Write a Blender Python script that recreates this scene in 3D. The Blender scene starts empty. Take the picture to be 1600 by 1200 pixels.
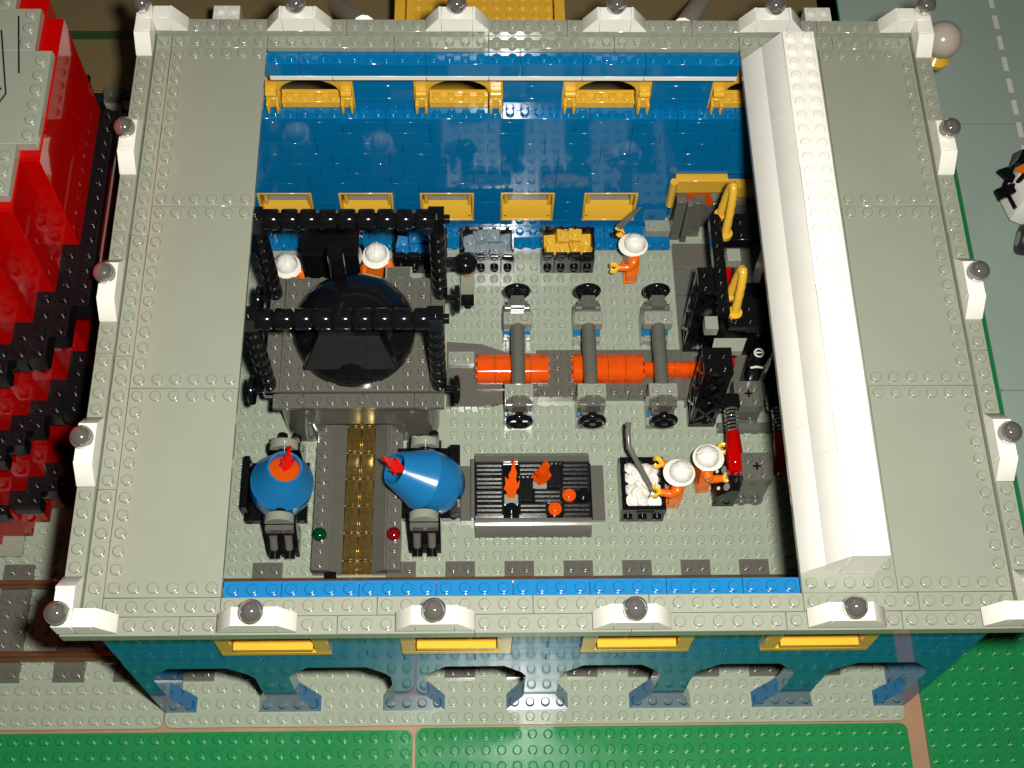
import bpy, bmesh, math, random
from mathutils import Matrix, Vector
random.seed(7)
S = 0.008                                   # one stud pitch in metres; geometry below is given in studs
scene = bpy.context.scene
COL = scene.collection
R = math.radians

# ------------------------------------------------------------------ camera
cd = bpy.data.cameras.new('camera'); cam = bpy.data.objects.new('camera', cd); COL.objects.link(cam)
CAMROT = ((0.9996503, 0.0038489, -0.0261624), (-0.0151840, 0.8935450, -0.4487169), (0.0216502, 0.4489572, 0.8932909))
CAMLOC = (21.127, -19.813, 88.463)
FPX = 2129.572
cam.matrix_world = Matrix.Translation(Vector(CAMLOC) * S) @ Matrix(CAMROT).to_4x4()
cd.sensor_fit = 'HORIZONTAL'; cd.sensor_width = 36.0; cd.lens = FPX / 1600 * 36
cd.clip_start = 0.01; cd.clip_end = 50
scene.camera = cam
# ------------------------------------------------------------------ room light: dim warm surroundings
w = bpy.data.worlds.new('World'); scene.world = w; w.use_nodes = True
w.node_tree.nodes['Background'].inputs[0].default_value = (1.0, 0.80, 0.58, 1)
w.node_tree.nodes['Background'].inputs[1].default_value = 0.022
# camera flash: small lamp head beside the lens
fl = bpy.data.lights.new('camera_flash', 'AREA'); fl.shape = 'DISK'; fl.size = 0.028; fl.energy = 3.75; fl.spread = R(125)
fl.color = (1.0, 0.97, 0.90)
flo = bpy.data.objects.new('camera_flash', fl); COL.objects.link(flo)
FL = Vector((25.6, -16.8, 88.0)) * S
flo.matrix_world = Matrix.Translation(FL) @ (Vector((25, 18, 10)) * S - FL).to_track_quat('-Z', 'Y').to_matrix().to_4x4()
# warm room lamp: a long tube far off to the left, seen only as amber streaks on glossy edges
rl = bpy.data.lights.new('room_lamp', 'AREA'); rl.shape = 'RECTANGLE'; rl.size = 0.016; rl.size_y = 1.1; rl.energy = 0.42; rl.color = (1.0, 0.55, 0.24)
rlo = bpy.data.objects.new('room_lamp', rl); COL.objects.link(rlo)
rlo.matrix_world = Matrix.Translation(Vector((-56, 140, 225)) * S) @ Matrix.Rotation(R(-22), 4, 'Y')
scene.view_settings.view_transform = 'Standard'; scene.view_settings.look = 'None'
scene.view_settings.exposure = 0.0; scene.view_settings.gamma = 1.0

# ------------------------------------------------------------------ materials
MATS = {}
def mat(name, col, rough=0.22, metal=0.0, trans=0.0, ior=1.53, bump=0.0, var=0.06, scale=60, spec=0.5, coat=0.0):
    m = bpy.data.materials.new(name); m.use_nodes = True
    nt = m.node_tree; b = nt.nodes['Principled BSDF']
    b.inputs['Roughness'].default_value = rough; b.inputs['Metallic'].default_value = metal
    b.inputs['Transmission Weight'].default_value = trans; b.inputs['IOR'].default_value = ior
    b.inputs['Specular IOR Level'].default_value = spec; b.inputs['Coat Weight'].default_value = coat
    tc = nt.nodes.new('ShaderNodeTexCoord')
    n = nt.nodes.new('ShaderNodeTexNoise'); n.inputs['Scale'].default_value = scale; n.inputs['Detail'].default_value = 4
    nt.links.new(tc.outputs['Object'], n.inputs['Vector'])
    mr = nt.nodes.new('ShaderNodeMapRange'); mr.inputs[3].default_value = 1 - var; mr.inputs[4].default_value = 1 + var
    nt.links.new(n.outputs['Fac'], mr.inputs[0])
    mx = nt.nodes.new('ShaderNodeVectorMath'); mx.operation = 'SCALE'; mx.inputs[0].default_value = col
    nt.links.new(mr.outputs[0], mx.inputs['Scale']); nt.links.new(mx.outputs[0], b.inputs['Base Color'])
    rr = nt.nodes.new('ShaderNodeMapRange'); rr.inputs[3].default_value = max(0.02, rough * 0.75); rr.inputs[4].default_value = rough * 1.25
    n2 = nt.nodes.new('ShaderNodeTexNoise'); n2.inputs['Scale'].default_value = 25; n2.inputs['Detail'].default_value = 5
    nt.links.new(tc.outputs['Object'], n2.inputs['Vector']); nt.links.new(n2.outputs['Fac'], rr.inputs[0])
    nt.links.new(rr.outputs[0], b.inputs['Roughness'])
    if bump:
        bp = nt.nodes.new('ShaderNodeBump'); bp.inputs['Strength'].default_value = bump; bp.inputs['Distance'].default_value = 0.001
        n3 = nt.nodes.new('ShaderNodeTexNoise'); n3.inputs['Scale'].default_value = 110; n3.inputs['Detail'].default_value = 1
        nt.links.new(tc.outputs['Object'], n3.inputs['Vector'])
        nt.links.new(n3.outputs['Fac'], bp.inputs['Height']); nt.links.new(bp.outputs['Normal'], b.inputs['Normal'])
    MATS[name] = m
    return m
LG = mat('light_grey_plastic', (0.245, 0.262, 0.207), 0.10, bump=0.03)
LGF = mat('light_grey_floor_lifted', (0.285, 0.325, 0.25), 0.2, bump=0.03)  # grey lifted above the roof's to offset flash falloff towards the floor
DG = mat('dark_grey_plastic', (0.104, 0.103, 0.085), 0.14, bump=0.03)
BL = mat('blue_plastic', (0.001, 0.130, 0.315), 0.075, bump=0.02)
BLB = mat('lit_blue_plastic', (0.010, 0.145, 0.35), 0.2)  # same plastic as BL, brighter copy made for the strongly lit roof row
YE = mat('yellow_plastic', (0.64, 0.37, 0.034), 0.17, bump=0.02)
RD = mat('red_plastic', (0.36, 0.001, 0.0005), 0.05, bump=0.03, spec=0.22)
WH = mat('white_plastic', (0.745, 0.735, 0.665), 0.3)
BK = mat('black_plastic', (0.005, 0.005, 0.006), 0.12, bump=0.02, spec=0.28)
OR = mat('orange_plastic', (0.80, 0.15, 0.006), 0.25)
SKIN = mat('yellow_figure_plastic', (0.86, 0.48, 0.03), 0.25)
TOR = mat('clear_orange_plastic', (1.0, 0.12, 0.006), 0.06, trans=0.45, var=0.15, scale=250)
TRD = mat('clear_red_plastic', (0.85, 0.012, 0.006), 0.08, trans=0.4)
TDR = mat('dark_clear_red_plastic', (0.22, 0.004, 0.006), 0.06, trans=0.3)
TGR = mat('clear_green_plastic', (0.002, 0.06, 0.014), 0.08, trans=0.4)
GOLD = mat('chrome_gold', (0.68, 0.47, 0.15), 0.17, metal=0.92, var=0.6, scale=420, bump=0.6)
CHR = mat('chrome', (0.70, 0.69, 0.66), 0.035, metal=0.90, var=0.08)
SIL = mat('bluish_grey_plastic', (0.19, 0.235, 0.27), 0.14)
GRN = mat('green_baseplate_plastic', (0.010, 0.185, 0.052), 0.24, bump=0.08)
ROAD = mat('road_grey', (0.29, 0.375, 0.325), 0.42, var=0.08, scale=12)
ROADW = mat('road_white_paint', (0.62, 0.62, 0.56), 0.5)
WOOD = mat('brown_table', (0.30, 0.17, 0.09), 0.45, var=0.25, scale=30)
BEIGE = mat('beige_board', (0.16, 0.12, 0.055), 0.5, var=0.10, scale=15)
RAILM = mat('worn_rail_amber_sheen', (0.32, 0.17, 0.085), 0.2, metal=0.75, var=0.3, scale=90)  # old grey metal; warm orange reflection tinted into the base colour
GLASS = mat('grey_window_glass', (0.32, 0.31, 0.27), 0.08)
TYRE = mat('tyre_rubber', (0.012, 0.012, 0.013), 0.5)
BRN = mat('dark_plastic_warm_sheen', (0.05, 0.022, 0.01), 0.14)  # dark plates; warm reflected light is put into the brown tone
BKW = mat('dusty_black_plastic', (0.014, 0.015, 0.015), 0.32, var=0.5, scale=500)
GLB = mat('off_white_globe', (0.42, 0.37, 0.32), 0.2)
DKG = mat('dark_green_paint', (0.02, 0.055, 0.014), 0.5)
BKG = mat('worn_black_grille', (0.011, 0.011, 0.012), 0.2, spec=0.42, var=0.2)
STEEL = mat('grey_tool_plastic', (0.12, 0.115, 0.10), 0.18)

# ------------------------------------------------------------------ mesh builder (stud units)
class MB:
    def __init__(s): s.v = []; s.f = []; s.flip = []
    def add(s, vs, fs):
        o = len(s.v); s.v += [tuple(p) for p in vs]; s.f += [tuple(i + o for i in f) for f in fs]; return s
    def box(s, x0, x1, y0, y1, z0, z1, b=0.03):
        if x1 < x0: x0, x1 = x1, x0
        if y1 < y0: y0, y1 = y1, y0
        if z1 < z0: z0, z1 = z1, z0
        lo = (x0, y0, z0); hi = (x1, y1, z1); b = min(b, *(0.4 * (hi[i] - lo[i]) for i in range(3)))
        vs = []; ix = {}
        for c in range(8):
            sg = [(c >> i) & 1 for i in range(3)]
            for a in range(3):
                p = [(hi[i] if sg[i] else lo[i]) if i == a else ((hi[i] - b) if sg[i] else (lo[i] + b)) for i in range(3)]
                ix[(c, a)] = len(vs); vs.append(p)
        fs = []
        for a in range(3):
            u, v = (a + 1) % 3, (a + 2) % 3
            for sgn in (0, 1):
                cs = [(sgn << a) | (p << u) | (q << v) for p, q in ((0, 0), (1, 0), (1, 1), (0, 1))]
                f = [ix[(c, a)] for c in cs]; fs.append(f if sgn else f[::-1])
        for a in range(3):                       # 12 edges along axis a
            u, v = (a + 1) % 3, (a + 2) % 3
            for p in (0, 1):
                for q in (0, 1):
                    c0 = (p << u) | (q << v); c1 = c0 | (1 << a)
                    f = [ix[(c0, u)], ix[(c1, u)], ix[(c1, v)], ix[(c0, v)]]
                    fs.append(f if p != q else f[::-1])
        for c in range(8):
            n = bin(c).count('1'); f = [ix[(c, 0)], ix[(c, 1)], ix[(c, 2)]]
            fs.append(f if n % 2 else f[::-1])
        return s.add(vs, fs)
    def stud(s, x, y, z, r=0.3, h=0.2, n=14, b=0.075):
        vs = []; fs = []
        for rr, zz in ((r, z - 0.02), (r, z + h - b - 0.015), (r, z + h - b), (r - 0.134 * b, z + h - 0.5 * b), (r - 0.5 * b, z + h - 0.134 * b), (r - b, z + h), (r - b - 0.015, z + h)):
            for k in range(n):
                a = 2 * math.pi * k / n; vs.append((x + rr * math.cos(a), y + rr * math.sin(a), zz))
        for l in range(6):
            for k in range(n):
                k2 = (k + 1) % n; fs.append((l * n + k, l * n + k2, (l + 1) * n + k2, (l + 1) * n + k))
        fs.append(tuple(6 * n + k for k in range(n)))
        return s.add(vs, fs)
    def studs(s, xs, ys, z, **k):
        for x in xs:
            for y in ys: s.stud(x, y, z, **k)
        return s
    def lathe(s, prof, o=(0, 0, 0), ax=(0, 0, 1), n=24, capa=True, capb=True):
        ax = Vector(ax).normalized(); t = Vector((1, 0, 0)) if abs(ax.x) < 0.9 else Vector((0, 1, 0))
        u = (t - ax * t.dot(ax)).normalized(); v = ax.cross(u); o = Vector(o)
        vs = []; fs = []
        for r, h in prof:
            for k in range(n):
                a = 2 * math.pi * k / n; vs.append(tuple(o + ax * h + (u * math.cos(a) + v * math.sin(a)) * max(r, 1e-4)))
        for l in range(len(prof) - 1):
            for k in range(n):
                k2 = (k + 1) % n; fs.append((l * n + k, l * n + k2, (l + 1) * n + k2, (l + 1) * n + k))
        if capa: fs.append(tuple(range(n))[::-1])
        if capb: fs.append(tuple((len(prof) - 1) * n + k for k in range(n)))
        return s.add(vs, fs)
    def cyl(s, p0, p1, r0, r1=None, n=16, b=0.03):
        r1 = r0 if r1 is None else r1; d = Vector(p1) - Vector(p0); L = d.length
        return s.lathe([(r0 - b, 0), (r0, b), (r1, L - b), (r1 - b, L)], p0, d, n)
    def sphere(s, c, r, n=24, m=14):
        pr = [(r * math.sin(math.pi * i / m), -r * math.cos(math.pi * i / m)) for i in range(m + 1)]
        return s.lathe(pr, c, (0, 0, 1), n, False, False)
    def tube(s, pts, r, n=10, rs=None):
        pts = [Vector(p) for p in pts]; vs = []; fs = []; pu = None
        for i, p in enumerate(pts):
            d = (pts[min(i + 1, len(pts) - 1)] - pts[max(i - 1, 0)]).normalized()
            if pu is None:
                t = Vector((0, 0, 1)) if abs(d.z) < 0.9 else Vector((1, 0, 0)); pu = (t - d * t.dot(d)).normalized()
            else: pu = (pu - d * pu.dot(d)).normalized()
            v = d.cross(pu); rr = rs[i] if rs else r
            for k in range(n):
                a = 2 * math.pi * k / n; vs.append(tuple(p + (pu * math.cos(a) + v * math.sin(a)) * rr))
        for l in range(len(pts) - 1):
            for k in range(n):
                k2 = (k + 1) % n; fs.append((l * n + k, l * n + k2, (l + 1) * n + k2, (l + 1) * n + k))
        fs.append(tuple(range(n))[::-1]); fs.append(tuple((len(pts) - 1) * n + k for k in range(n)))
        return s.add(vs, fs)
    def torus(s, c, R0, r, ax=(0, 0, 1), n=24, m=10):
        ax = Vector(ax).normalized(); t = Vector((1, 0, 0)) if abs(ax.x) < 0.9 else Vector((0, 1, 0))
        u = (t - ax * t.dot(ax)).normalized(); v = ax.cross(u); c = Vector(c); vs = []; fs = []
        for i in range(n):
            a = 2 * math.pi * i / n; d = u * math.cos(a) + v * math.sin(a)
            for j in range(m):
                q = 2 * math.pi * j / m; vs.append(tuple(c + d * (R0 + r * math.cos(q)) + ax * (r * math.sin(q))))
        for i in range(n):
            for j in range(m):
                i2 = (i + 1) % n; j2 = (j + 1) % m; fs.append((i * m + j, i2 * m + j, i2 * m + j2, i * m + j2))
        return s.add(vs, fs)
    def prism(s, poly, a0, a1, axis='y'):
        """poly in the two remaining axes (x,z for y; y,z for x; x,y for z), extruded a0..a1"""
        def mk(p, q, a): return {'y': (p, a, q), 'x': (a, p, q), 'z': (p, q, a)}[axis]
        n = len(poly); vs = [mk(p, q, a0) for p, q in poly] + [mk(p, q, a1) for p, q in poly]
        fs = [tuple(range(n)), tuple(range(n, 2 * n))[::-1]] + [(i, i + n, (i + 1) % n + n, (i + 1) % n) for i in range(n)]
        return s.add(vs, fs)
    def hexa(s, p8):
        """8 corner points, bottom loop then top loop"""
        return s.add(p8, [(3, 2, 1, 0), (4, 5, 6, 7), (0, 1, 5, 4), (1, 2, 6, 5), (2, 3, 7, 6), (3, 0, 4, 7)])
    def mesh(s, name, m, recalc=True, ang=40):
        me = bpy.data.meshes.new(name)
        me.from_pydata([(x * S, y * S, z * S) for x, y, z in s.v], [], s.f)
        if recalc:
            bm = bmesh.new(); bm.from_mesh(me); bmesh.ops.recalc_face_normals(bm, faces=bm.faces); bm.to_mesh(me); bm.free()
        me.materials.append(m); me.shade_smooth(); me.set_sharp_from_angle(angle=R(ang)); me.update()
        return me

WPOS = {}
def link(o, parent=None, at=(0, 0, 0), rot=None):
    """`at` is in world studs (unless the parent is rotated: then its own coordinates)"""
    COL.objects.link(o)
    base = WPOS.get(parent.name, (0, 0, 0)) if parent else (0, 0, 0)
    if parent: o.parent = parent
    o.location = [(a - b) * S for a, b in zip(at, base)]
    if rot: o.rotation_euler = rot
    WPOS[o.name] = tuple(at) if not rot else (0, 0, 0)
    if parent and base == (0, 0, 0) and parent.get('_rot'): WPOS[o.name] = (0, 0, 0)
    return o
def tag(o, label, cat, group=None):
    o['label'] = label; o['category'] = cat
    if group: o['group'] = group
    return o
def thing(name, label, cat, at=(0, 0, 0), rotz=None, group=None):
    o = bpy.data.objects.new(name, None); o.empty_display_size = 0.01
    link(o, None, at)
    if rotz is not None:
        o.rotation_euler = (0, 0, rotz); WPOS[o.name] = (0, 0, 0); 
    return tag(o, label, cat, group)
def part(name, mb, m, parent, at=None, rot=None, label=None, kind=None):
    """mesh given in the same coordinates as its parent's reference frame; at defaults to the parent's own origin"""
    me = mb if isinstance(mb, bpy.types.Mesh) else mb.mesh(name, m)
    o = bpy.data.objects.new(name, me)
    if at is None:                                  # coordinates in the mesh are absolute in the parent's frame
        COL.objects.link(o); o.parent = parent
        b = WPOS.get(parent.name, (0, 0, 0)); o.location = [-q * S for q in b]; WPOS[o.name] = (0, 0, 0)
    else:
        link(o, parent, at, rot)
    if label: o['label'] = label
    if kind: o['kind'] = kind
    return o
def struct(name, mb, m):
    o = bpy.data.objects.new(name, mb.mesh(name, m)); COL.objects.link(o); o['kind'] = 'structure'; WPOS[o.name] = (0, 0, 0)
    return o
def single(name, mb, m, label, cat, at=(0, 0, 0), rot=None, group=None):
    me = mb if isinstance(mb, bpy.types.Mesh) else mb.mesh(name, m)
    o = bpy.data.objects.new(name, me); link(o, None, at, rot); return tag(o, label, cat, group)
CACHE = {}
def brick(wx, wy, h, m, studs=True, gap=0.012, b=0.02):
    """brick mesh with its corner at the origin, shared between alike bricks"""
    k = (wx, wy, h, m.name, studs, gap, b)
    if k not in CACHE:
        mb = MB().box(gap, wx - gap, gap, wy - gap, 0.004, h - 0.004, b)
        if studs: mb.studs([i + 0.5 for i in range(int(wx))], [j + 0.5 for j in range(int(wy))], h)
        CACHE[k] = mb.mesh('brick', m, recalc=False)
    return CACHE[k]
def frange(a, b, s=1.0):
    o = []; x = a
    while x < b - 1e-6: o.append(x); x += s
    return o
def runs(a, b, sizes):
    """split [a,b] in random runs of the given sizes"""
    o = []; x = a
    while x < b - 1e-6:
        n = random.choice(sizes)
        if b - x - n < 2 and b - x - n != 0: n = b - x if b - x <= max(sizes) else 2
        n = min(n, b - x); o.append((x, n)); x += n
    return o

# ================================================================== the ground: table, baseplates, road
table = struct('table_top', MB().box(-60, 120, -40, 120, -3.0, -0.32, 0.0), WOOD)
def baseplate(name, x0, x1, y0, y1, z, m, sx=None, sy=None, th=0.2, skip=None, rc=0.5):
    poly = []
    for cx, cy, a0 in ((x1 - rc, y1 - rc, 0), (x0 + rc, y1 - rc, 90), (x0 + rc, y0 + rc, 180), (x1 - rc, y0 + rc, 270)):
        for q in range(0, 91, 18): poly.append((cx + rc * math.cos(R(a0 + q)), cy + rc * math.sin(R(a0 + q))))
    mb = MB().prism(poly, z - th, z, 'z')
    for x in frange(*(sx or (x0 + 0.5, x1))):
        for y in frange(*(sy or (y0 + 0.5, y1))):
            if not (skip and skip(x, y)): mb.stud(x, y, z)
    o = bpy.data.objects.new(name, mb.mesh(name, m)); COL.objects.link(o); o['kind'] = 'structure'; WPOS[o.name] = (0, 0, 0)
    return o
def covered(x, y):
    return (7 < x < 19 and 20.5 < y < 30) or (10 < x < 16 and 10 < y < 21) or (20 < x < 30 and 13 < y < 19) or (20 < x < 36 and 23.2 < y < 27) \
        or (3 < y < 12 and False)
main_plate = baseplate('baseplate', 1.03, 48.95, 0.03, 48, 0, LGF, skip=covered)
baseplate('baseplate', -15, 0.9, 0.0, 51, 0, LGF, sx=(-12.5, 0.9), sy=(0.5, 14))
baseplate('baseplate', -15, 16.95, -16, -0.25, 0, GRN, sx=(-12.5, 16.95), sy=(-5.75, -0.25), th=0.3)
baseplate('baseplate', 17.15, 49.0, -16, -0.12, 0, GRN, sx=(17.65, 49), sy=(-5.62, -0.12), th=0.3)
baseplate('baseplate', 50.2, 59.35, -12, 62, 0, GRN, sx=(50.7, 59), sy=(-5.5, 12), th=0.3)
road = baseplate('road', 59.4, 91, -10, 23.9, 0.02, ROAD, sx=(0, 0), sy=(0, 0), rc=0.3)
road2 = baseplate('road', 59.4, 91, 23.97, 48.0, 0.02, ROAD, sx=(0, 0), sy=(0, 0), rc=0.3)
road3 = baseplate('road', 52.0, 91, 48.1, 80, 0.02, ROAD, sx=(0, 0), sy=(0, 0), rc=0.3)
for i in range(11):
    y = 44.5 + i * 2.25
    part('road_marking', MB().box(65.0, 65.42, y, y + 1.45, 0.024, 0.032, 0.001), ROADW, road3 if y > 48 else road2)
board = struct('board', MB().box(-40, 51.9, 51.4, 80, -0.3, 0.0, 0.02), BEIGE)
part('painted_stripe', MB().box(-40, 12, 56.6, 57.5, 0.004, 0.012, 0.001), DKG, board)

# ================================================================== foundry building
H = 20.8
B = thing('foundry_building', 'blue toy brick foundry with grey studded roof open in the middle', 'building', (25, 20, 0))
# --- back wall, lower storey: every brick on its own
bw = part('back_wall', MB().box(1, 49, 39.0, 39.3, 0.0, 13.15, 0.02), BL, B)
def wallbrick(x, n, z, y=38, parent=bw, m=BL, h=1.2, d=0.96, studs=False):
    jit = random.uniform(-0.012, 0.012)
    part('brick', brick(n, d, h, m, studs, 0.012, 0.012), m, parent, (x, y + jit, z))
wins = [5, 11, 17, 23, 29.2]
def blocked(z0):
    segs = []
    if 1.1 < z0 < 4.7: segs += [(w_, w_ + 4) for w_ in wins]
    if z0 < 7: segs += [(35.6, 44)]
    return sorted(segs)
for c in range(11):
    z0 = c * 1.2; x = 3.0
    for a, b_ in blocked(z0) + [(46, 46)]:
        if a > x:
            off = (c * 2) % 4
            xx = x; first = True
            while xx < a - 1e-6:
                n = random.choice([2, 3, 4, 4, 4, 6]) if not first else random.choice([2, 3, 4])
                first = False
                if a - xx - n < 1: n = a - xx
                n = min(n, a - xx)
                wallbrick(xx, round(n, 3), z0); xx += n
        x = b_
# ledge: 1-stud deep studded top course
for x, n in runs(3, 46, [4, 6, 8]):
    part('brick', brick(n, 1, 0.4, BL, True), BL, bw, (x, 38.0, 13.2))
# --- back wall, upper storey
bu = part('upper_wall', MB().box(1, 7, 39, 39.9, 13.2, 20.3).box(13, 17, 39, 39.9, 13.2, 20.3).box(23, 27, 39, 39.9, 13.2, 20.3).box(33, 37, 39, 39.9, 13.2, 20.3).box(43, 49, 39, 39.9, 13.2, 20.3).box(7, 13, 39.3, 39.9, 18.8, 20.3).box(17, 23, 39.3, 39.9, 18.8, 20.3).box(27, 33, 39.3, 39.9, 18.8, 20.3).box(37, 43, 39.3, 39.9, 18.8, 20.3), BL, B)
for k, x0 in enumerate((13, 23, 33)):
    for c in range(4):
        part('brick', brick(4, 0.3, 1.3, BL, False), BL, bu, (x0, 38.7, 13.6 + c * 1.3))
for x0 in (7, 17, 27, 37):
    aw = part('arched_window', MB().box(x0, x0 + 0.95, 38.95, 39.85, 13.6, 15.3).box(x0 + 5.05, x0 + 6, 38.95, 39.85, 13.6, 15.3)
              .prism([(x0 + 0.02, 15.3), (x0 + 0.98, 15.3)] + [(x0 + 3 - 2 * math.cos(R(a)), 15.3 + 1.25 * math.sin(R(a))) for a in range(10, 171, 16)] + [(x0 + 5.02, 15.3), (x0 + 5.98, 15.3), (x0 + 5.98, 18.78), (x0 + 0.02, 18.78)], 38.95, 39.85, 'y'), YE, B)
    part('sill', MB().box(x0 + 1, x0 + 5, 38.96, 39.9, 13.6, 14.2).studs([x0 + 1.5 + i for i in range(4)], [39.3], 14.2)
         .box(x0 + 1, x0 + 5, 39.62, 39.88, 14.2, 14.42), YE, aw)
    for xx in (x0 + 0.5, x0 + 5.5):
        part('clip', MB().box(xx - 0.36, xx + 0.36, 38.62, 38.95, 14.3, 15.9).cyl((xx - 0.36, 38.55, 15.6), (xx + 0.36, 38.55, 15.6), 0.25)
             .box(xx - 0.42, xx - 0.2, 38.15, 38.8, 13.9, 14.9, 0.06).box(xx + 0.2, xx + 0.42, 38.15, 38.8, 13.9, 14.9, 0.06)
             .box(xx - 0.4, xx + 0.4, 38.5, 38.95, 14.2, 15.1, 0.05), YE, aw)
# white band and blue beam under the back roof edge
for x, n in runs(8, 38, [4, 6, 8]):
    part('brick', brick(n, 1.0, 0.4, WH, False), WH, B, (x, 37.0, 18.85))
for x, n in runs(6, 38, [4, 4, 6, 8]):
    part('brick', brick(n, 1.0, 1.18, BL, True), BL, B, (x, 37.0, 19.25))
# lower windows
for x0 in wins:
    wdw = part('window', MB().box(x0, x0 + 4, 37.96, 38.95, 1.2, 1.36).box(x0, x0 + 4, 37.96, 38.95, 4.62, 4.8).box(x0, x0 + 0.17, 37.96, 38.95, 1.37, 4.61).box(x0 + 3.83, x0 + 4, 37.96, 38.95, 1.37, 4.61), YE, B)
    part('panel', MB().prism([(38.06, 1.37), (38.06, 1.5), (38.93, 2.62), (38.93, 1.37)], x0 + 0.18, x0 + 3.82, 'x'), YE, wdw)
    part('pane', MB().box(x0 + 0.6, x0 + 3.5, 38.86, 38.93, 2.64, 4.6, 0.01), GLASS, wdw)
    part('mullion', MB().cyl((x0 + 0.42, 38.75, 2.5), (x0 + 0.42, 38.75, 4.58), 0.17), YE, wdw); part('mullion', MB().box(x0 + 3.55, x0 + 3.8, 38.5, 38.9, 2.5, 4.6), YE, wdw)
    for q in (0.35, 3.65):
        part('bolt_hole', MB().cyl((x0 + q, 38.12, 1.62), (x0 + q, 38.16, 1.68), 0.09, n=10, b=0.005), DG, wdw)
# blue plates on the floor along the back wall
for x, n in runs(3, 36, [2, 4, 4, 6]):
    part('floor_plate', brick(n, 2, 0.4, BL, True), BL, B, (x, 36.0, 0.004))
# yellow door head at the right end of the back wall
dh = part('door_head', MB().box(35.7, 39.5, 37.55, 38.3, 5.5, 6.95), YE, B)
part('door_head_end', MB().box(39.52, 44, 37.55, 38.3, 4.9, 6.2), YE, dh)
part('door_post', MB().cyl((35.55, 37.5, 4.0), (35.55, 37.5, 7.0), 0.3), YE, dh)
part('door_wall', MB().box(36, 44, 38.45, 38.9, 0.1, 5.4), LG, dh)
part('door_wall_base', MB().box(36.3, 44, 38.1, 38.44, 0.1, 3.2), DG, dh)
part('pillar', MB().box(35.95, 36.7, 36.9, 37.9, 0.1, 5.2).box(36.75, 37.2, 36.7, 37.4, 0.1, 5.0).box(37.25, 38.2, 37.2, 38.05, 0.1, 4.6), DG, dh)
part('orange_board', MB().hexa([(36.3, 37.9, 4.6), (38.6, 37.9, 3.2), (39.0, 37.9, 3.4), (38.4, 37.9, 5.1), (36.3, 38.2, 4.6), (38.6, 38.2, 3.2), (39.0, 38.2, 3.4), (38.4, 38.2, 5.1)])
     .hexa([(40.9, 37.9, 4.2), (43.5, 37.9, 4.8), (43.5, 37.9, 5.3), (40.9, 37.9, 4.65), (40.9, 38.2, 4.2), (43.5, 38.2, 4.8), (43.5, 38.2, 5.3), (40.9, 38.2, 4.65)]), TOR, dh)
part('sill_plate', brick(1.9, 1, 0.8, LG, True), LG, B, (34.05, 37.0, 0.42))
# --- side walls
part('side_wall', MB().box(1, 2, 2, 39, 0.05, 20.3), BL, B)
part('side_wall', MB().box(48, 49, 2, 39, 0.05, 20.3), BL, B)
# --- front wall: six arched bays on tapering piers, a band of small windows above
fw = MB(); AZ = 8.4
piers = [(1, 3), (7, 11), (15, 19), (23, 27), (31, 35), (39, 43), (47, 49)]
for c in range(7):                                           # courses of pier bricks: sloped at the sides
    z0, z1 = c * 1.2, c * 1.2 + 1.19
    for a, b_ in piers:
        def wd(z):
            t = min(z / 3.6, 1.0); return t
        l0 = a + (wd(z0) if a > 1 else 0); l1 = a + (wd(z1) if a > 1 else 0)
        r0 = b_ - (wd(z0) if b_ < 49 else 0); r1 = b_ - (wd(z1) if b_ < 49 else 0)
        fw.hexa([(l0, 1, z0), (r0, 1, z0), (r0, 2, z0), (l0, 2, z0), (l1, 1, z1), (r1, 1, z1), (r1, 2, z1), (l1, 2, z1)])
part('pier_course', fw, BL, B, kind='stuff')
fa = MB()
for i in range(6):                                           # arch heads
    a = piers[i][1] - (1 if i > 0 or True else 0); b_ = piers[i + 1][0] + 1
    if i == 0: a = 2
    if i == 5: b_ = 48
    fa.prism([(a - 1, AZ), (a, AZ), (a + 0.3, 9.3), (a + 1.3, 10.7), (b_ - 1.3, 10.7), (b_ - 0.3, 9.3), (b_, AZ), (b_ + 1, AZ), (b_ + 1, 12.0), (a - 1, 12.0)], 1, 2.7, 'y')
fa.box(1, 2, 1.002, 1.998, AZ, 12.0).box(48, 49, 1.002, 1.998, AZ, 12.0)
part('arch', fa, BL, B)
for c in range(7):                                           # courses of the upper wall, split round the window band
    z0 = 12.0 + c * 1.2; mb = MB(); off = (c % 2) * 2
    for x in range(1 - off, 49, 4):
        x0, x1 = max(1, x), min(49, x + 4)
        cuts = [(x0, x1)]
        if 14.3 < z0 < 18.4:
            for wx in (7.1, 17.0, 26.8, 36.8):
                nc = []
                for p, q in cuts:
                    if q <= wx or p >= wx + 6: nc.append((p, q))
                    else:
                        if p < wx: nc.append((p, wx))
                        if q > wx + 6: nc.append((wx + 6, q))
                cuts = nc
        for p, q in cuts:
            if q - p > 0.05: mb.box(p + 0.01, q - 0.01, 1.0, 2.0, z0 + 0.005, z0 + 1.195, 0.03)
    part('brick_course', mb, BL, B, kind='stuff')
for wx in (7.1, 17.0, 26.8, 36.8):
    fwd = part('front_window', MB().box(wx, wx + 6, 0.72, 1.9, 14.4, 14.9).box(wx, wx + 0.8, 0.72, 1.9, 14.9, 19.0).box(wx + 5.2, wx + 6, 0.72, 1.9, 14.9, 19.0).box(wx, wx + 6, 0.9, 1.9, 18.6, 19.2), YE, B)
    part('sill', MB().box(wx + 0.85, wx + 5.15, 0.55, 1.6, 15.7, 16.1), YE, fwd)
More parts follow.
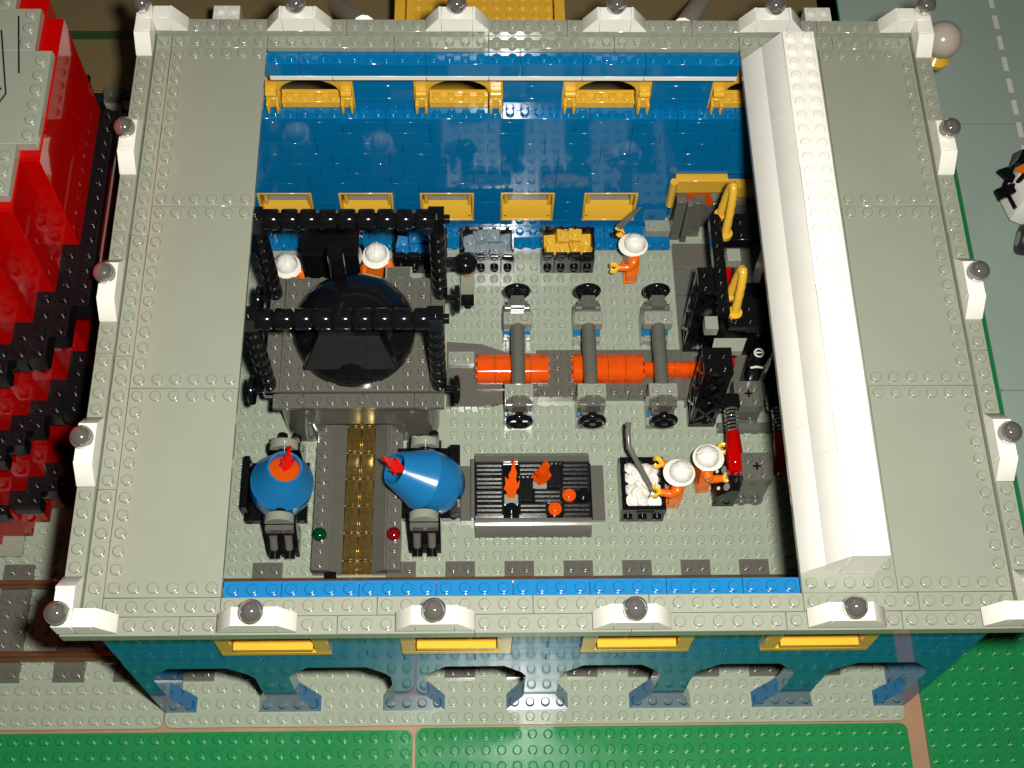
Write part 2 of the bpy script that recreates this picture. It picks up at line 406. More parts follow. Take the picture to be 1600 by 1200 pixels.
# --- roof: raised outer rim, inner rows, blue rim pieces of the opening, panels
def roofplate(name, x, y, nx, ny, z, m, th=0.4, studs=True):
    return part(name, brick(nx, ny, th, m, studs), m, B, (x, y, z - th))
ZO = H + 0.4
for x, n in [(0, 6), (6, 8), (14, 7), (21, 8), (29, 8), (37, 6), (43, 7)]: roofplate('rim_plate', x, 0, n, 1, ZO - 0.4, LG, 0.8)
for x, n in [(0, 5), (5, 8), (13, 8), (21, 6), (27, 8), (35, 8), (43, 7)]: roofplate('rim_plate', x, 39, n, 1, ZO, LG, 0.8)
for y, n in [(1, 7), (8, 8), (16, 8), (24, 8), (32, 7)]:
    roofplate('rim_plate', 0, y, 1, n, ZO, LG, 0.8); roofplate('rim_plate', 49, y, 1, n, ZO, LG, 0.8)
for x, n in [(2, 6), (8, 8), (16, 8), (24, 6), (30, 8), (38, 6), (44, 5)]: roofplate('roof_plate', x, 1, n, 1, H, LG)
for x, n in [(2, 6), (8, 8), (16, 6), (22, 8), (30, 8), (38, 6), (44, 5)]: roofplate('roof_plate', x, 38, n, 1, H, LG)
for y, n in [(1, 7), (8, 8), (16, 8), (24, 8), (32, 7)]: roofplate('roof_plate', 1, y, 1, n, H, LG)
for x, n in [(8, 3), (11, 4), (15, 4), (19, 4), (23, 4), (27, 4), (31, 4), (35, 3)]: part('brick', brick(n, 1, 1.2, BLB, True), BLB, B, (x, 2.0, H - 1.6))
pm = {}
for i in range(3):
    for side, x0 in (('l', 2), ('r', 43)):
        mb = MB().box(0.015, 5.985, 0.015, 11.985, 0.0, 0.4, 0.02)
        for k in range(6): mb.stud(k + 0.5, 0.5, 0.4); mb.stud(k + 0.5, 11.5, 0.4)
        for k in range(1, 11): mb.stud(0.5 if side == 'l' else 5.5, k + 0.5, 0.4)
        if side not in pm: pm[side] = mb.mesh('roof_panel', LG, recalc=False)
        part('roof_panel', pm[side], LG, B, (x0, 2 + 12 * i, H - 0.4))
part('roof_strip', MB().box(42, 43, 2, 38, H - 0.4, H - 0.003).studs([42.5], [2.5, 3.5, 37.5], H - 0.003), LG, B)
part('roof_underside', MB().box(38, 42, 2, 38, H - 0.4, H - 0.002).studs([38.5, 39.5, 40.5, 41.5], [2.5], H - 0.002), LG, B)
# white sloped ridge along the right side of the opening: bricks of slope and cap
for (y, n) in [(3, 8), (11, 8), (19, 8), (27, 10)]:
    part('slope_brick', MB().prism([(38, H + 0.02), (38, H + 0.12), (39, H + 1.4), (39, H + 0.02)], y + 0.012, y + n - 0.012, 'y'), WH, B)
for (y, n) in [(3, 6), (9, 8), (17, 8), (25, 6), (31, 6)]:
    part('slope_brick', MB().prism([(39.012, H + 0.02), (39.012, H + 1.43), (40, H + 2.76), (40, H + 0.02)], y + 0.012, y + n - 0.012, 'y'), WH, B)
for (y, n) in [(3, 8), (11, 8), (19, 8), (27, 10)]:
    part('brick', brick(2, n, 2.8, WH, True), WH, B, (40, y, H + 0.02))
# finials: white stepped blocks with a chrome ball
SLB = {}
def slope1(m=WH):      # 1x1 slope rising towards +x, corner at origin
    if 's' not in SLB: SLB['s'] = MB().prism([(0.0, 0), (1, 0), (1, 1.2), (0.86, 1.2), (0.0, 0.12)], 0.012, 0.988, 'y').mesh('slope', m)
    return SLB['s']
BALL = MB().sphere((0, 0, 0), 0.62, 32, 20).mesh('ball', CHR)
CEN = {}
def finial(cx, cy, along):
    z = ZO if cy > 1 or along != 'x' else ZO - 0.4
    z = ZO
    if along == 'x':
        c = part('finial', brick(2, 1, 1.2, WH, False), WH, B, (cx - 1, cy, z))
        part('slope', slope1(), WH, c, (cx - 2, cy, z))
        part('slope', slope1(), WH, c, (cx + 2, cy + 1, z), (0, 0, math.pi))
        bx, by = cx, cy + 0.5
    else:
        c = part('finial', brick(1, 2, 1.2, WH, False), WH, B, (cx, cy - 1, z))
        part('slope', slope1(), WH, c, (cx + 1, cy - 2, z), (0, 0, math.pi / 2))
        part('slope', slope1(), WH, c, (cx, cy + 2, z), (0, 0, -math.pi / 2))
        bx, by = cx + 0.5, cy
    b_ = part('ball', BALL, CHR, c, (bx, by, z + 1.2 + 0.75)); b_.rotation_euler = (0, 0, random.random() * 6)
    part('stem', MB().cyl((0, 0, 0), (0, 0, 0.25), 0.3), WH, c, (bx, by, z + 1.19))
# front row sits on the lower rim level of the front edge
for x in (10, 19, 29, 40): finial(x, 0, 'x')
for x in (10, 20, 30, 40): finial(x, 39, 'x')
for y in (10, 20, 30): finial(0, y, 'y'); finial(49, y, 'y')
for cx, cy, sx, sy in ((0, 0, 1, 1), (49, 0, -1, 1), (0, 39, 1, -1), (49, 39, -1, -1)):
    z = ZO
    mb = MB().box(cx + 0.012, cx + 0.988, cy + 0.012, cy + 0.988, z, z + 1.2)
    c = part('finial', mb, WH, B)
    xo = cx + 1 if sx > 0 else cx - 1; yo = cy + 1 if sy > 0 else cy - 1
    part('block', brick(1, 1, 1.2, WH, False), WH, c, (xo, cy, z)); part('block', brick(1, 1, 1.2, WH, False), WH, c, (cx, yo, z))
    if sx > 0: part('slope', slope1(), WH, c, (cx + 3, cy + 1, z), (0, 0, math.pi))
    else: part('slope', slope1(), WH, c, (cx - 2, cy, z))
    if sy > 0: part('slope', slope1(), WH, c, (cx, cy + 3, z), (0, 0, -math.pi / 2))
    else: part('slope', slope1(), WH, c, (cx + 1, cy - 2, z), (0, 0, math.pi / 2))
    part('ball', BALL, CHR, c, (cx + 0.5, cy + 0.5, z + 1.95))

# ================================================================== train track under the front bays
T = thing('toy_train_track', 'toy railway track on dark grey sleepers running under the front arches', 'train track', (20, 7.5, 0))
part('rail', MB().box(-15, 48, 4.25, 4.95, 0.42, 0.75).box(-15, 48, 4.48, 4.72, 0.75, 1.1), RAILM, T)
part('rail', MB().box(-15, 48, 9.2, 9.8, 0.42, 0.7).box(-15, 48, 9.4, 9.6, 0.7, 1.0), RAILM, T)
part('rail_joint', MB().box(-3.2, -2.2, 4.05, 4.5, 0.42, 0.95), DG, T)
for x in [-14, -10.6, -6.4, -2.5, 2, 6, 15, 19, 23, 27, 31, 35, 39, 43]:
    part('sleeper', brick(2, 8, 0.4, DG, True), DG, T, (x, 3.3 if False else 3.0, 0.006))
for x in (-15, -13.0):
    part('infill_plate', brick(2, 4, 0.4, LG, False), LG, T, (x - 0.0, 5.5, 0.41))

# ================================================================== furnace with dome
F = thing('blast_furnace', 'dark grey furnace block with a big black dome on top', 'furnace', (13, 25, 0))
def rrect(x0, x1, y0, y1, r, n=6):
    o = []
    for cx, cy, a0 in ((x1 - r, y1 - r, 0), (x0 + r, y1 - r, 90), (x0 + r, y0 + r, 180), (x1 - r, y0 + r, 270)):
        for q in range(n + 1): a = R(a0 + 90 * q / n); o.append((cx + r * math.cos(a), cy + r * math.sin(a)))
    return o
body = MB().prism(rrect(7.5, 18.6, 20.0, 29.2, 1.9), 3.2, 6.4, 'z').prism(rrect(7.6, 10.9, 20.1, 29.5, 1.5), 0.01, 3.2, 'z').prism(rrect(14.9, 18.5, 20.1, 29.5, 1.5), 0.01, 3.2, 'z').box(10.8, 15, 22.5, 29, 0.01, 3.2)
part('body', body, DG, F)
for x, n in [(7.6, 2.0), (9.6, 4), (13.6, 3.4), (17.0, 2.0)]:
    mb = MB().box(x + 0.012, x + n - 0.012, 19.5, 20.55, 6.4, 6.8)
    mb.studs([q for q in frange(8.5, 18.6) if x < q < x + n], [20.02], 6.8)
    part('front_plate', mb, DG, F)
tp = []
for x, n, y, m_ in [(7.0, 1, 20.6, 8.8), (8.0, 10, 20.6, 5.0), (8.0, 10, 25.6, 3.8), (18.0, 1, 20.6, 8.8)]:
    mb = MB().box(x + 0.012, x + n - 0.012, y + 0.012, y + m_ - 0.012, 6.4, 7.0)
    for px in frange(x + 0.5, x + n):
        for py in frange(y + 0.5, y + m_):
            if math.hypot(px - 12.9, py - 25) > 4.0: mb.stud(px, py, 7.0)
    part('top_plate', mb, DG, F)
dome = part('dome', MB().lathe([(4.1, 0), (4.12, 1.0), (4.06, 1.15), (3.85, 1.6), (3.4, 2.2), (2.6, 2.9), (1.6, 3.3), (0.5, 3.45)], (12.9, 25.0, 7.0), n=40), BK, F)
part('dome_hood', MB().hexa([(9.8, 21.4, 8.7), (16.0, 21.4, 8.7), (15.6, 25.0, 8.7), (10.2, 25.0, 8.7), (10.9, 22.6, 11.0), (14.9, 22.6, 11.0), (14.6, 25.5, 10.3), (11.2, 25.5, 10.3)]), BK, dome)
part('hood_plate', MB().hexa([(9.9, 21.36, 8.74), (15.9, 21.36, 8.74), (15.9, 21.42, 8.74), (9.9, 21.42, 8.74), (10.95, 22.55, 11.0), (14.85, 22.55, 11.0), (14.85, 22.62, 11.0), (10.95, 22.62, 11.0)]), BKW, dome)
part('chimney', MB().cyl((11.8, 28.3, 7.0), (11.8, 28.6, 11.5), 0.55), BK, F)
part('gauge', brick(1, 1, 0.8, SIL, True), SIL, F, (6.9, 20.6, 6.0))
# black bin store behind the furnace
single('black_storage_tower', MB().box(8.9, 12.9, 31.2, 34.4, 0.01, 7.0).box(9.3, 12.5, 31.6, 34.0, 7.0, 7.4), BK,
       'black block tower between the two helmets behind the furnace', 'tower')
# portal frames of ribbed tube
RB = MB().lathe([(0.40, 0), (0.43, 0.12), (0.62, 0.17), (0.67, 0.28), (0.67, 1.05), (0.60, 1.19)], n=18).mesh('tube_segment', BK)
RBL = MB().lathe([(0.36, 0), (0.40, 0.12), (0.50, 0.17), (0.53, 0.3), (0.53, 1.05), (0.48, 1.19)], n=18).mesh('tube_segment', BK)
def portal(y, zb, label):
    P = thing('tube_portal', label, 'pipe frame', (13, y, 7.0), group='portal frames over the furnace')
    for xx, s_ in ((7.35, -1), (18.65, 1)):
        for k in range(7): part('tube_segment', RBL, BK, P, (xx, y, 7.0 + 1.2 * k))
        part('corner_block', MB().box(xx - 0.5, xx + 0.5, y - 0.5, y + 0.5, 15.4, zb + 0.75).stud(xx, y, zb + 0.75), BK, P)
        part('wheel', MB().lathe([(0.25, -0.2), (0.95, -0.2), (1.0, -0.05), (1.0, 0.1), (0.8, 0.2), (0.25, 0.12)], (xx + s_ * 1.2, y - 0.1, 6.6), (s_, 0, 0), 24)
             .cyl((xx, y - 0.1, 6.9), (xx + s_ * 1.1, y - 0.1, 6.7), 0.22), BK, P)
        part('end_cap', MB().cyl((xx + s_ * 0.5, y, zb), (xx + s_ * 0.85, y, zb), 0.32), BK, P)
    for k in range(9):
        part('tube_segment', RB, BK, P, (7.6 + 1.2 * k, y, zb), (0, math.pi / 2, 0))
    return P
portal(21.0, 16.1, 'front ribbed black tube portal crossing over the dome')
portal(28.0, 16.4, 'rear ribbed black tube portal behind the dome')

# ================================================================== casting trough
TR = thing('casting_trough', 'dark grey casting trough lined with gold tiles running to the front', 'trough', (13, 15.5, 0))
for x0, ym in ((10, 16.5), (15, 16.5)):
    for y0, y1 in ((10.15, 12.6), (12.6, ym), (ym, 20.9)):
        mb = MB().box(x0 + 0.01, x0 + 0.99, y0 + 0.01, y1 - 0.01, 0.01, 1.2)
        for q in frange(10.65, 20.9):
            if y0 < q < y1: mb.stud(x0 + 0.5, q, 1.2)
        part('side_plate', mb, DG, TR)
for y0, y1 in ((10.15, 15.3), (15.3, 22.4)):
    part('slope', MB().prism([(11, 0.01), (11, 1.2), (11.12, 1.2), (12, 0.42), (12, 0.01)], y0, y1 - 0.015, 'y'), DG, TR)
    part('slope', MB().prism([(15, 0.01), (15, 1.2), (14.88, 1.2), (14, 0.42), (14, 0.01)], y0, y1 - 0.015, 'y'), DG, TR)
for i, y in enumerate((10.1, 11.1, 13.1, 15.1, 17.1, 19.1, 21.1)):
    for x in (12, 13): part('gold_tile', MB().box(0.02, 0.98, 0.02, (1.0 if i == 0 else 2.0) - 0.02, 0, 0.4, 0.1), GOLD, TR, (x, y, 0.05))
part('end_clip', MB().box(10.9, 11.7, 9.7, 10.13, 0.3, 0.9), BK, TR)
def lampstud(x, m, label):
    single('round_light', MB().lathe([(0.28, 0), (0.28, 0.1), (0.48, 0.12), (0.48, 0.3), (0.3, 0.5), (0.1, 0.56)], n=18), m, label, 'light', (x, 12.6, 1.2))
lampstud(10.5, TGR, 'clear green round light on the left edge of the trough')
lampstud(15.5, TDR, 'clear red round light on the right edge of the trough')

# ================================================================== tilting vessels
def flame(mb, o, ax, sc, n=7):
    pass
FLP = [(-.30, 0), (.30, 0), (.42, .5), (.62, .75), (.70, 1.25), (.48, 1.0), (.38, 1.25), (.46, 1.7), (.30, 2.2), (.34, 2.8), (.08, 2.35), (-.02, 1.9), (-.22, 1.6), (-.20, 1.25), (-.52, 1.45), (-.46, .95), (-.62, .6), (-.40, .45)]
def flamemesh(th=0.34):
    if 'fl' not in SLB:
        mb = MB().prism(FLP, -th / 2, th / 2, 'y')
        SLB['fl'] = mb.mesh('flame', TRD)
    return SLB['fl']
def vessel(cx, cy, cz, tilt, label, saddle):
    V = thing('tilting_vessel', label, 'vessel', (cx, cy, 0))
    ax = Vector((math.sin(tilt), 0.04, math.cos(tilt)))
    o = Vector((cx, cy, cz)) - ax * 1.4
    b_ = part('vessel_body', MB().lathe([(0.6, -1.2), (1.5, -0.95), (1.95, -0.3), (2.08, 0.4), (2.1, 0.9), (2.12, 1.3), (2.12, 1.65), (2.02, 1.75), (1.22, 3.85), (1.15, 3.95), (1.02, 3.93), (1.05, 3.3), (1.05, 3.1)], o, ax, 40, capb=False), BLB, V)
    if tilt > 0: part('melt', MB().lathe([(1.05, 3.3), (0.8, 3.42), (0.3, 3.5)], o, ax, 20, capa=False), TOR, V)
    for s_ in (-1, 1):                              # bearings on two stands
        y0 = cy + s_ * 2.9
        st = part('stand', MB().prism([(cy + s_ * 2.35, 0.01), (cy + s_ * 4.2, 0.01), (cy + s_ * 4.0, 0.9), (cy + s_ * 2.9, 3.2), (cy + s_ * 2.35, 3.2)], cx - 1.1, cx + 1.1, 'x'), BK, V)
        part('bearing_cap', MB().lathe([(0.95, -0.3), (1.0, -0.25), (1.0, 0.25), (0.95, 0.3)], (cx, cy + s_ * 2.65, 3.0), (0, 1, 0), 24), LG, st)
        part('axle', MB().cyl((cx, cy + s_ * 1.8, 3.0), (cx, cy + s_ * 2.6, 3.0), 0.5), BK, st)
        part('face_plate', MB().box(cx - 0.95, cx + 0.95, cy + s_ * 2.95, cy + s_ * 3.35, 2.3, 3.0), DG, st)
        for dx in (-0.5, 0.5):
            part('knob', MB().cyl((cx + dx, cy + s_ * 4.05, 0.9), (cx + dx, cy + s_ * 4.6, 0.75), 0.36), BK, st)
            part('chrome_tube', MB().tube([(cx + dx, cy + s_ * 3.4, 2.1), (cx + dx, cy + s_ * 4.0, 1.2)], 0.28), STEEL, st)
    saddle(V)
    return V, o, ax
def sad1(V):
    part('base_block', MB().box(5.2, 9.5, 13.9, 18.2, 0.01, 0.7).box(5.2, 5.6, 14.2, 18.0, 0.7, 2.4), BK, V)
def sad2(V):
    part('base_block', MB().box(15.9, 20.0, 14.0, 18.2, 0.01, 0.7).box(19.3, 20.0, 14.4, 18.4, 0.7, 3.2).box(15.7, 19.8, 17.6, 18.6, 0.7, 2.2), BK, V)
V1, o1, a1 = vessel(8.0, 15.7, 3.0, 0.20, 'blue tilting vessel with glowing orange melt, left of the trough', sad1)
V2, o2, a2 = vessel(17.6, 15.8, 3.2, -0.86, 'blue tilting vessel tipped left towards the trough, empty dark mouth', sad2)
f1 = o1 + a1 * 3.3
single('flame_piece', flamemesh(), TRD, 'clear red flame standing in the mouth of the upright blue vessel', 'flame', (f1.x + 0.1, f1.y, f1.z), (R(-48), R(28), 0.3)).scale = (0.75, 0.9, 0.62)
f2 = o2 + a2 * 3.75 + Vector((0.35, -0.15, 0.3))
single('flame_piece', flamemesh(), TRD, 'clear red flame sticking out of the tipped blue vessel', 'flame', (f2.x, f2.y, f2.z), (R(-58), R(0), R(75))).scale = (0.8, 0.8, 0.6)

# ================================================================== rolling line: base, slabs, three roller stands
RL = thing('rolling_bed', 'dark grey plate bed under the orange slabs', 'plate bed', (28, 25, 0))
el = [(20.4 + 0 * 1, 23.0), (25.2, 23.0)]
part('round_plate', MB().prism([(19.0, 22.6), (21.5, 22.6), (24.0, 23.2), (25.5, 23.6), (25.5, 26.9), (23.4, 27.0), (21.5, 27.7), (19.0, 27.9)], 0.012, 0.42, 'z'), DG, RL)
for x, n in ((25.5, 2.6), (28.1, 4.0), (32.1, 2.6), (34.7, 1.4)):
    mb = MB().box(x + 0.01, x + n - 0.01, 23.2, 27.0, 0.012, 0.8)
    for px in frange(26.05, 36):
        if x < px < x + n: mb.studs([px], [23.7, 24.7, 25.7, 26.6], 0.8)
    part('bed_plate', mb, DG, RL)
part('bed_plate', MB().box(19.1, 21.0, 25.9, 26.9, 0.42, 0.8).studs([19.6, 20.5], [26.4], 0.8), LG, RL)
def slab(x0, x1, y0, y1, zt, label, notch=True):
    n = 10; poly = [(y0, 0.85)] + [((y0 + y1) / 2 - (y1 - y0) / 2 * math.cos(math.pi * i / n), zt - 0.75 + 0.75 * math.sin(math.pi * i / n)) for i in range(n + 1)] + [(y1, 0.85)]
    mb = MB()
    for q in range(4):
        mb.prism(poly, x0 + (x1 - x0) * q / 4, x0 + (x1 - x0) * (q + 1) / 4 - 0.03, 'x')
    if notch:
        for yy in (y0 + 0.4, (y0 + y1) / 2, y1 - 0.4):
            mb.cyl((x0 - 0.16, yy, 1.3), (x0, yy, 1.3), 0.2, n=10); mb.cyl((x1 - 0.02, yy, 1.3), (x1 + 0.14, yy, 1.3), 0.2, n=10)
    return single('hot_slab', mb, TOR, label, 'slab', group='orange slabs on the rolling line')
slab(21.2, 26.3, 24.2, 26.3, 2.1, 'wide clear orange slab nearest the furnace')
slab(28.1, 33.1, 24.2, 26.3, 2.1, 'wide clear orange slab between the middle and the right roller stand')
slab(33.2, 37.6, 24.6, 25.7, 1.9, 'narrow clear orange bar running under the black towers', False)
HWH = MB().torus((0, 0, 0), 0.78, 0.2, (0, 1, 0), 26, 10).cyl((-0.8, 0, 0), (0.8, 0, 0), 0.12, n=8).cyl((0, 0, -0.8), (0, 0, 0.8), 0.12, n=8).cyl((0, -0.25, 0), (0, 0.25, 0), 0.26, n=12).mesh('hand_wheel', BK)
def stand(x0, label):
    D = thing('roller_stand', label, 'roller stand', (x0 + 1, 25.3, 0), group='roller stands on the rolling line')
    xc = x0 + 1
    for s_ in (-1, 1):
        ya, yb = (20.95, 22.95) if s_ < 0 else (27.7, 29.7)
        yo = ya if s_ < 0 else yb; yi = yb if s_ < 0 else ya         # outer / inner edge
        po = part('post', MB().box(x0, x0 + 2, ya, yb, 0.01, 0.8).studs([x0 + 0.5, x0 + 1.5], [ya + 0.5], 0.8), LG, D)
        part('blue_plate', MB().box(x0 + 0.02, x0 + 1.98, ya + (0.55 if s_ < 0 else 0.35), yb, 0.82, 1.2), BLB, po)
        part('column', MB().box(x0 + 0.02, x0 + 1.98, ya + 0.7, yb - 0.02, 1.2, 2.55), DG, po)
        top = MB().box(x0, x0 + 2, (yi - 1.05) if s_ < 0 else yi, yi if s_ < 0 else yi + 1.05, 2.55, 3.4)
        top.studs([x0 + 0.5, x0 + 1.5], [yi + s_ * 0.52], 3.4)
        part('top_block', top, LG, po)
        bk = MB().box(x0 + 0.25, x0 + 1.75, min(yi + s_ * 1.08, yi + s_ * 2.0), max(yi + s_ * 1.08, yi + s_ * 2.0), 2.4, 3.3)
        bk.box(xc - 0.5, xc + 0.5, min(yi + s_ * 1.2, yi + s_ * 2.05), max(yi + s_ * 1.2, yi + s_ * 2.05), 3.3, 4.0)
        bk.cyl((x0 + 0.1, yi + s_ * 1.5, 3.1), (x0 + 1.9, yi + s_ * 1.5, 3.1), 0.3)
        bk.torus((xc, yi + s_ * 1.6, 4.02), 0.28, 0.09, (0, 0, 1), 18, 8)
        part('bracket', bk, DG, po)
        part('hand_wheel', HWH, BK, po, (xc, yi + s_ * 2.6, 3.6 if s_ > 0 else 2.7))
        part('wheel_axle', MB().cyl((xc, yi + s_ * 2.0, 3.5 if s_ > 0 else 2.8), (xc, yi + s_ * 2.6, 3.6 if s_ > 0 else 2.7), 0.3), BK, po)
    ro = MB()
    for q in range(4):
        y0 = 22.9 + q * 1.22; ro.cyl((xc, y0, 3.0), (xc, y0 + 1.2, 3.0), 0.5, n=20)
    part('roller', ro, DG, D)
stand(23.1, 'roller stand with two black hand wheels, nearest the furnace')
stand(28.2, 'roller stand with two black hand wheels, middle of the three')
stand(33.2, 'roller stand with two black hand wheels, beside the black towers')

# ================================================================== fire table
FT = thing('fire_table', 'low dark grey hearth table covered with black grilles and orange flames', 'hearth', (25, 16, 0))
part('base_plate', MB().box(20, 30, 13.9, 18, 0.01, 0.42), DG, FT)
part('bed', MB().box(20.9, 29.1, 13.8, 18.0, 0.42, 0.82), BK, FT)
for a, b_ in ((21, 25), (25, 29)):
    part('front_slope', MB().prism([(12.75, 0.01), (12.75, 0.3), (12.9, 0.75), (13.3, 1.05), (13.8, 1.12), (13.8, 0.01)], a + 0.01, b_ - 0.01, 'x'), DG, FT)
    part('rear_slope', MB().prism([(19.0, 0.01), (19.0, 0.3), (18.5, 1.0), (18.02, 1.12), (18.02, 0.01)], a + 0.01, b_ - 0.01, 'x'), DG, FT)
part('side_rail', MB().box(20.72, 20.98, 13.9, 18.3, 0.42, 1.0), DG, FT)
gm = MB().box(0.02, 1.98, 0.02, 0.98, 0, 0.22)
for k in range(3): gm.box(0.1, 1.9, 0.1 + k * 0.31, 0.1 + k * 0.31 + 0.17, 0.22, 0.42, 0.05)
for xx in (0.02, 1.86): gm.box(xx, xx + 0.12, 0.02, 0.98, 0.22, 0.36, 0.02)
GR = gm.mesh('grille', BKG)
RND = MB().lathe([(0.36, 0), (0.47, 0.03), (0.47, 0.24), (0.44, 0.27), (0.3, 0.27), (0.3, 0.44), (0.26, 0.47)], n=20)
RNB = RND.mesh('round_plate', BK); RNO = RND.mesh('round_plate', TOR)
def g(col, row, rot=False):
    x, y = 21 + col, 17 - row
    if rot: part('grille', GR, BK, FT, (x + 1, y - 1, 0.83), (0, 0, math.pi / 2))
    else: part('grille', GR, BK, FT, (x, y, 0.83))
for r_ in range(4): g(0, r_)
g(3, 1, True); g(5, 0, True); g(6, 0); g(6, 1); g(4, 2); g(3, 3); g(6, 3); 
part('grille', GR, BK, FT, (24.0, 17.0, 0.825)); 
for c_, r_, me_ in ((2, 3, RNB), (7, 2, RNB), (6, 2, RNO), (5, 3, RNO)):
    part('round_plate', me_, BK, FT, (21.5 + c_, 17.5 - r_, 0.83))
part('tile', MB().box(23.02, 23.98, 14.9, 15.6, 0.83, 1.05), LG, FT); part('tile', MB().box(25.02, 25.98, 16.0, 16.6, 0.83, 1.05), LG, FT)
FLO = MB().prism([(p * 0.85, q) for p, q in FLP], -0.2, 0.2, 'y').mesh('flame', TOR)
single('flame_piece', FLO, TOR, 'tall clear orange flame lying on the left half of the hearth', 'flame', (23.5, 15.3, 1.15), (R(-62), 0, R(0)))
single('flame_piece', MB().prism([(p * 0.9, q * 0.62) for p, q in FLP], -0.3, 0.3, 'y'), TOR, 'short clear orange flame at the middle of the hearth', 'flame', (25.5, 16.5, 1.0), (R(-20), R(18), R(20)))

# ================================================================== bins of bricks at the back wall
CUBE = {}
def heapbrick(m, nx=1, nz=1.0):
    k = (m.name, nx, nz)
    if k not in CUBE:
        CUBE[k] = MB().box(-nx / 2 + 0.01, nx / 2 - 0.01, -0.49, 0.49, -nz / 2, nz / 2, 0.04).studs([-nx / 2 + 0.5 + i for i in range(int(nx))], [0], nz / 2).mesh('brick', m)
    return CUBE[k]
def bin4(x0, m, label, cname, clabel):
    D = thing('brick_bin', label, 'bin', (x0 + 2, 35, 0), group='black bins along the back wall')
    for i, (a, b_) in enumerate(((0, 1), (1, 3), (3, 4))):
        part('front_brick', MB().box(x0 + a + 0.01, x0 + b_ - 0.01, 34.0, 34.5, 0.01, 2.0).studs([], [], 0), BK, D)
    for i in range(4):
        part('front_hinge', MB().box(x0 + i + 0.08, x0 + i + 0.92, 33.92, 34.35, 2.02, 2.5).cyl((x0 + i + 0.2, 34.0, 2.45), (x0 + i + 0.8, 34.0, 2.45), 0.16, n=10), BK, D)
        part('front_stud', MB().lathe([(0.3, 0), (0.3, 0.17), (0.26, 0.2)], (x0 + i + 0.5, 34.0, 0.9), (0, -1, 0), 16), BK, D)
    part('back_panel', MB().box(x0 + 0.01, x0 + 3.99, 36.0, 36.3, 0.42, 2.9).studs([x0 + 0.5, x0 + 1.5, x0 + 2.5, x0 + 3.5], [36.15], 2.9, r=0.14), BK, D)
    part('side_panel', MB().box(x0 + 0.01, x0 + 0.2, 34.5, 36.0, 0.42, 2.6), BK, D)
    part('side_panel', MB().box(x0 + 3.8, x0 + 3.99, 34.5, 36.0, 0.42, 2.6), BK, D)
    part('floor_panel', MB().box(x0 + 0.2, x0 + 3.8, 34.5, 36.0, 0.42, 0.7), BK, D)
    rnd = random.Random(int(x0 * 10) + 3)
    spots = [(0.75, 0.5, 1.55), (1.6, 0.55, 1.75), (2.6, 0.55, 1.7), (3.3, 0.5, 1.5), (0.7, 1.25, 1.7), (1.55, 1.3, 2.35), (2.5, 1.35, 2.4), (3.35, 1.3, 1.8)]
    for i, (dx, dy, z) in enumerate(spots):
        rz = rnd.uniform(-0.35, 0.35); tl = rnd.uniform(-0.3, 0.3); tx = rnd.uniform(-0.35, 0.5)
        single(cname, heapbrick(m), m, clabel, 'brick', (x0 + dx, 34.42 + dy * 0.95, z), (tx, tl, rz), group=clabel.split(' heaped')[0] + 's in their bin')
bin4(26.0, YE, 'black bin full of yellow bricks by the back wall', 'loose_brick', 'small yellow brick heaped in the right black bin')
bin4(20.0, SIL, 'black bin full of bluish grey bricks by the back wall', 'loose_brick', 'small bluish grey brick heaped in the middle black bin')
bin4(15.0, BLB, 'black bin full of blue bricks behind the furnace', 'loose_brick', 'small blue brick heaped in the bin behind the furnace')

# white stone bin
WB = thing('stone_bin', 'black open box full of white round stones', 'bin', (32.5, 15.8, 0))
part('front_panel', MB().box(31.0, 34.0, 13.9, 14.2, 0.01, 2.3), BK, WB)
part('back_panel', MB().box(31.0, 34.0, 17.5, 17.8, 0.01, 2.3), BK, WB)
part('side_panel', MB().box(31.0, 31.3, 14.2, 17.5, 0.01, 2.3), BK, WB)
part('side_panel', MB().box(33.7, 34.0, 14.2, 17.5, 0.01, 2.3), BK, WB)
part('floor_panel', MB().box(31.3, 33.7, 14.2, 17.5, 0.01, 0.9), BK, WB)
for i in range(3): part('front_stud', MB().lathe([(0.3, 0), (0.3, 0.17), (0.26, 0.2)], (31.5 + i, 13.9, 0.9), (0, -1, 0), 16), BK, WB)
part('front_vent', MB().box(32.0, 33.2, 13.82, 13.9, 1.7, 1.95), TYRE, WB)
STN = MB().lathe([(0.36, -0.2), (0.48, -0.17), (0.48, 0.07), (0.45, 0.1), (0.3, 0.1), (0.3, 0.27), (0.26, 0.3)], n=18).mesh('stone', WH)
rnd = random.Random(5); k_ = 0
for row in range(4):
    for c_ in range(3):
        x = 31.75 + c_ * 0.76 + rnd.uniform(-0.08, 0.08); y = 14.65 + row * 0.8 + rnd.uniform(-0.08, 0.08)
        single('white_stone', STN, WH, 'round white stone heaped in the black box beside the shovelling worker', 'stone', (x, y, 1.75 + rnd.uniform(-0.05, 0.4)), (rnd.uniform(-0.6, 0.6), rnd.uniform(-0.6, 0.6), rnd.random() * 6), group='white stones in the black box')
for x, y in ((32.1, 15.1), (32.9, 15.9), (32.2, 16.5), (32.8, 16.9)):
    single('white_stone', STN, WH, 'round white stone heaped in the black box beside the shovelling worker', 'stone', (x, y, 2.25), (rnd.uniform(-0.6, 0.6), rnd.uniform(-0.6, 0.6), 0), group='white stones in the black box')

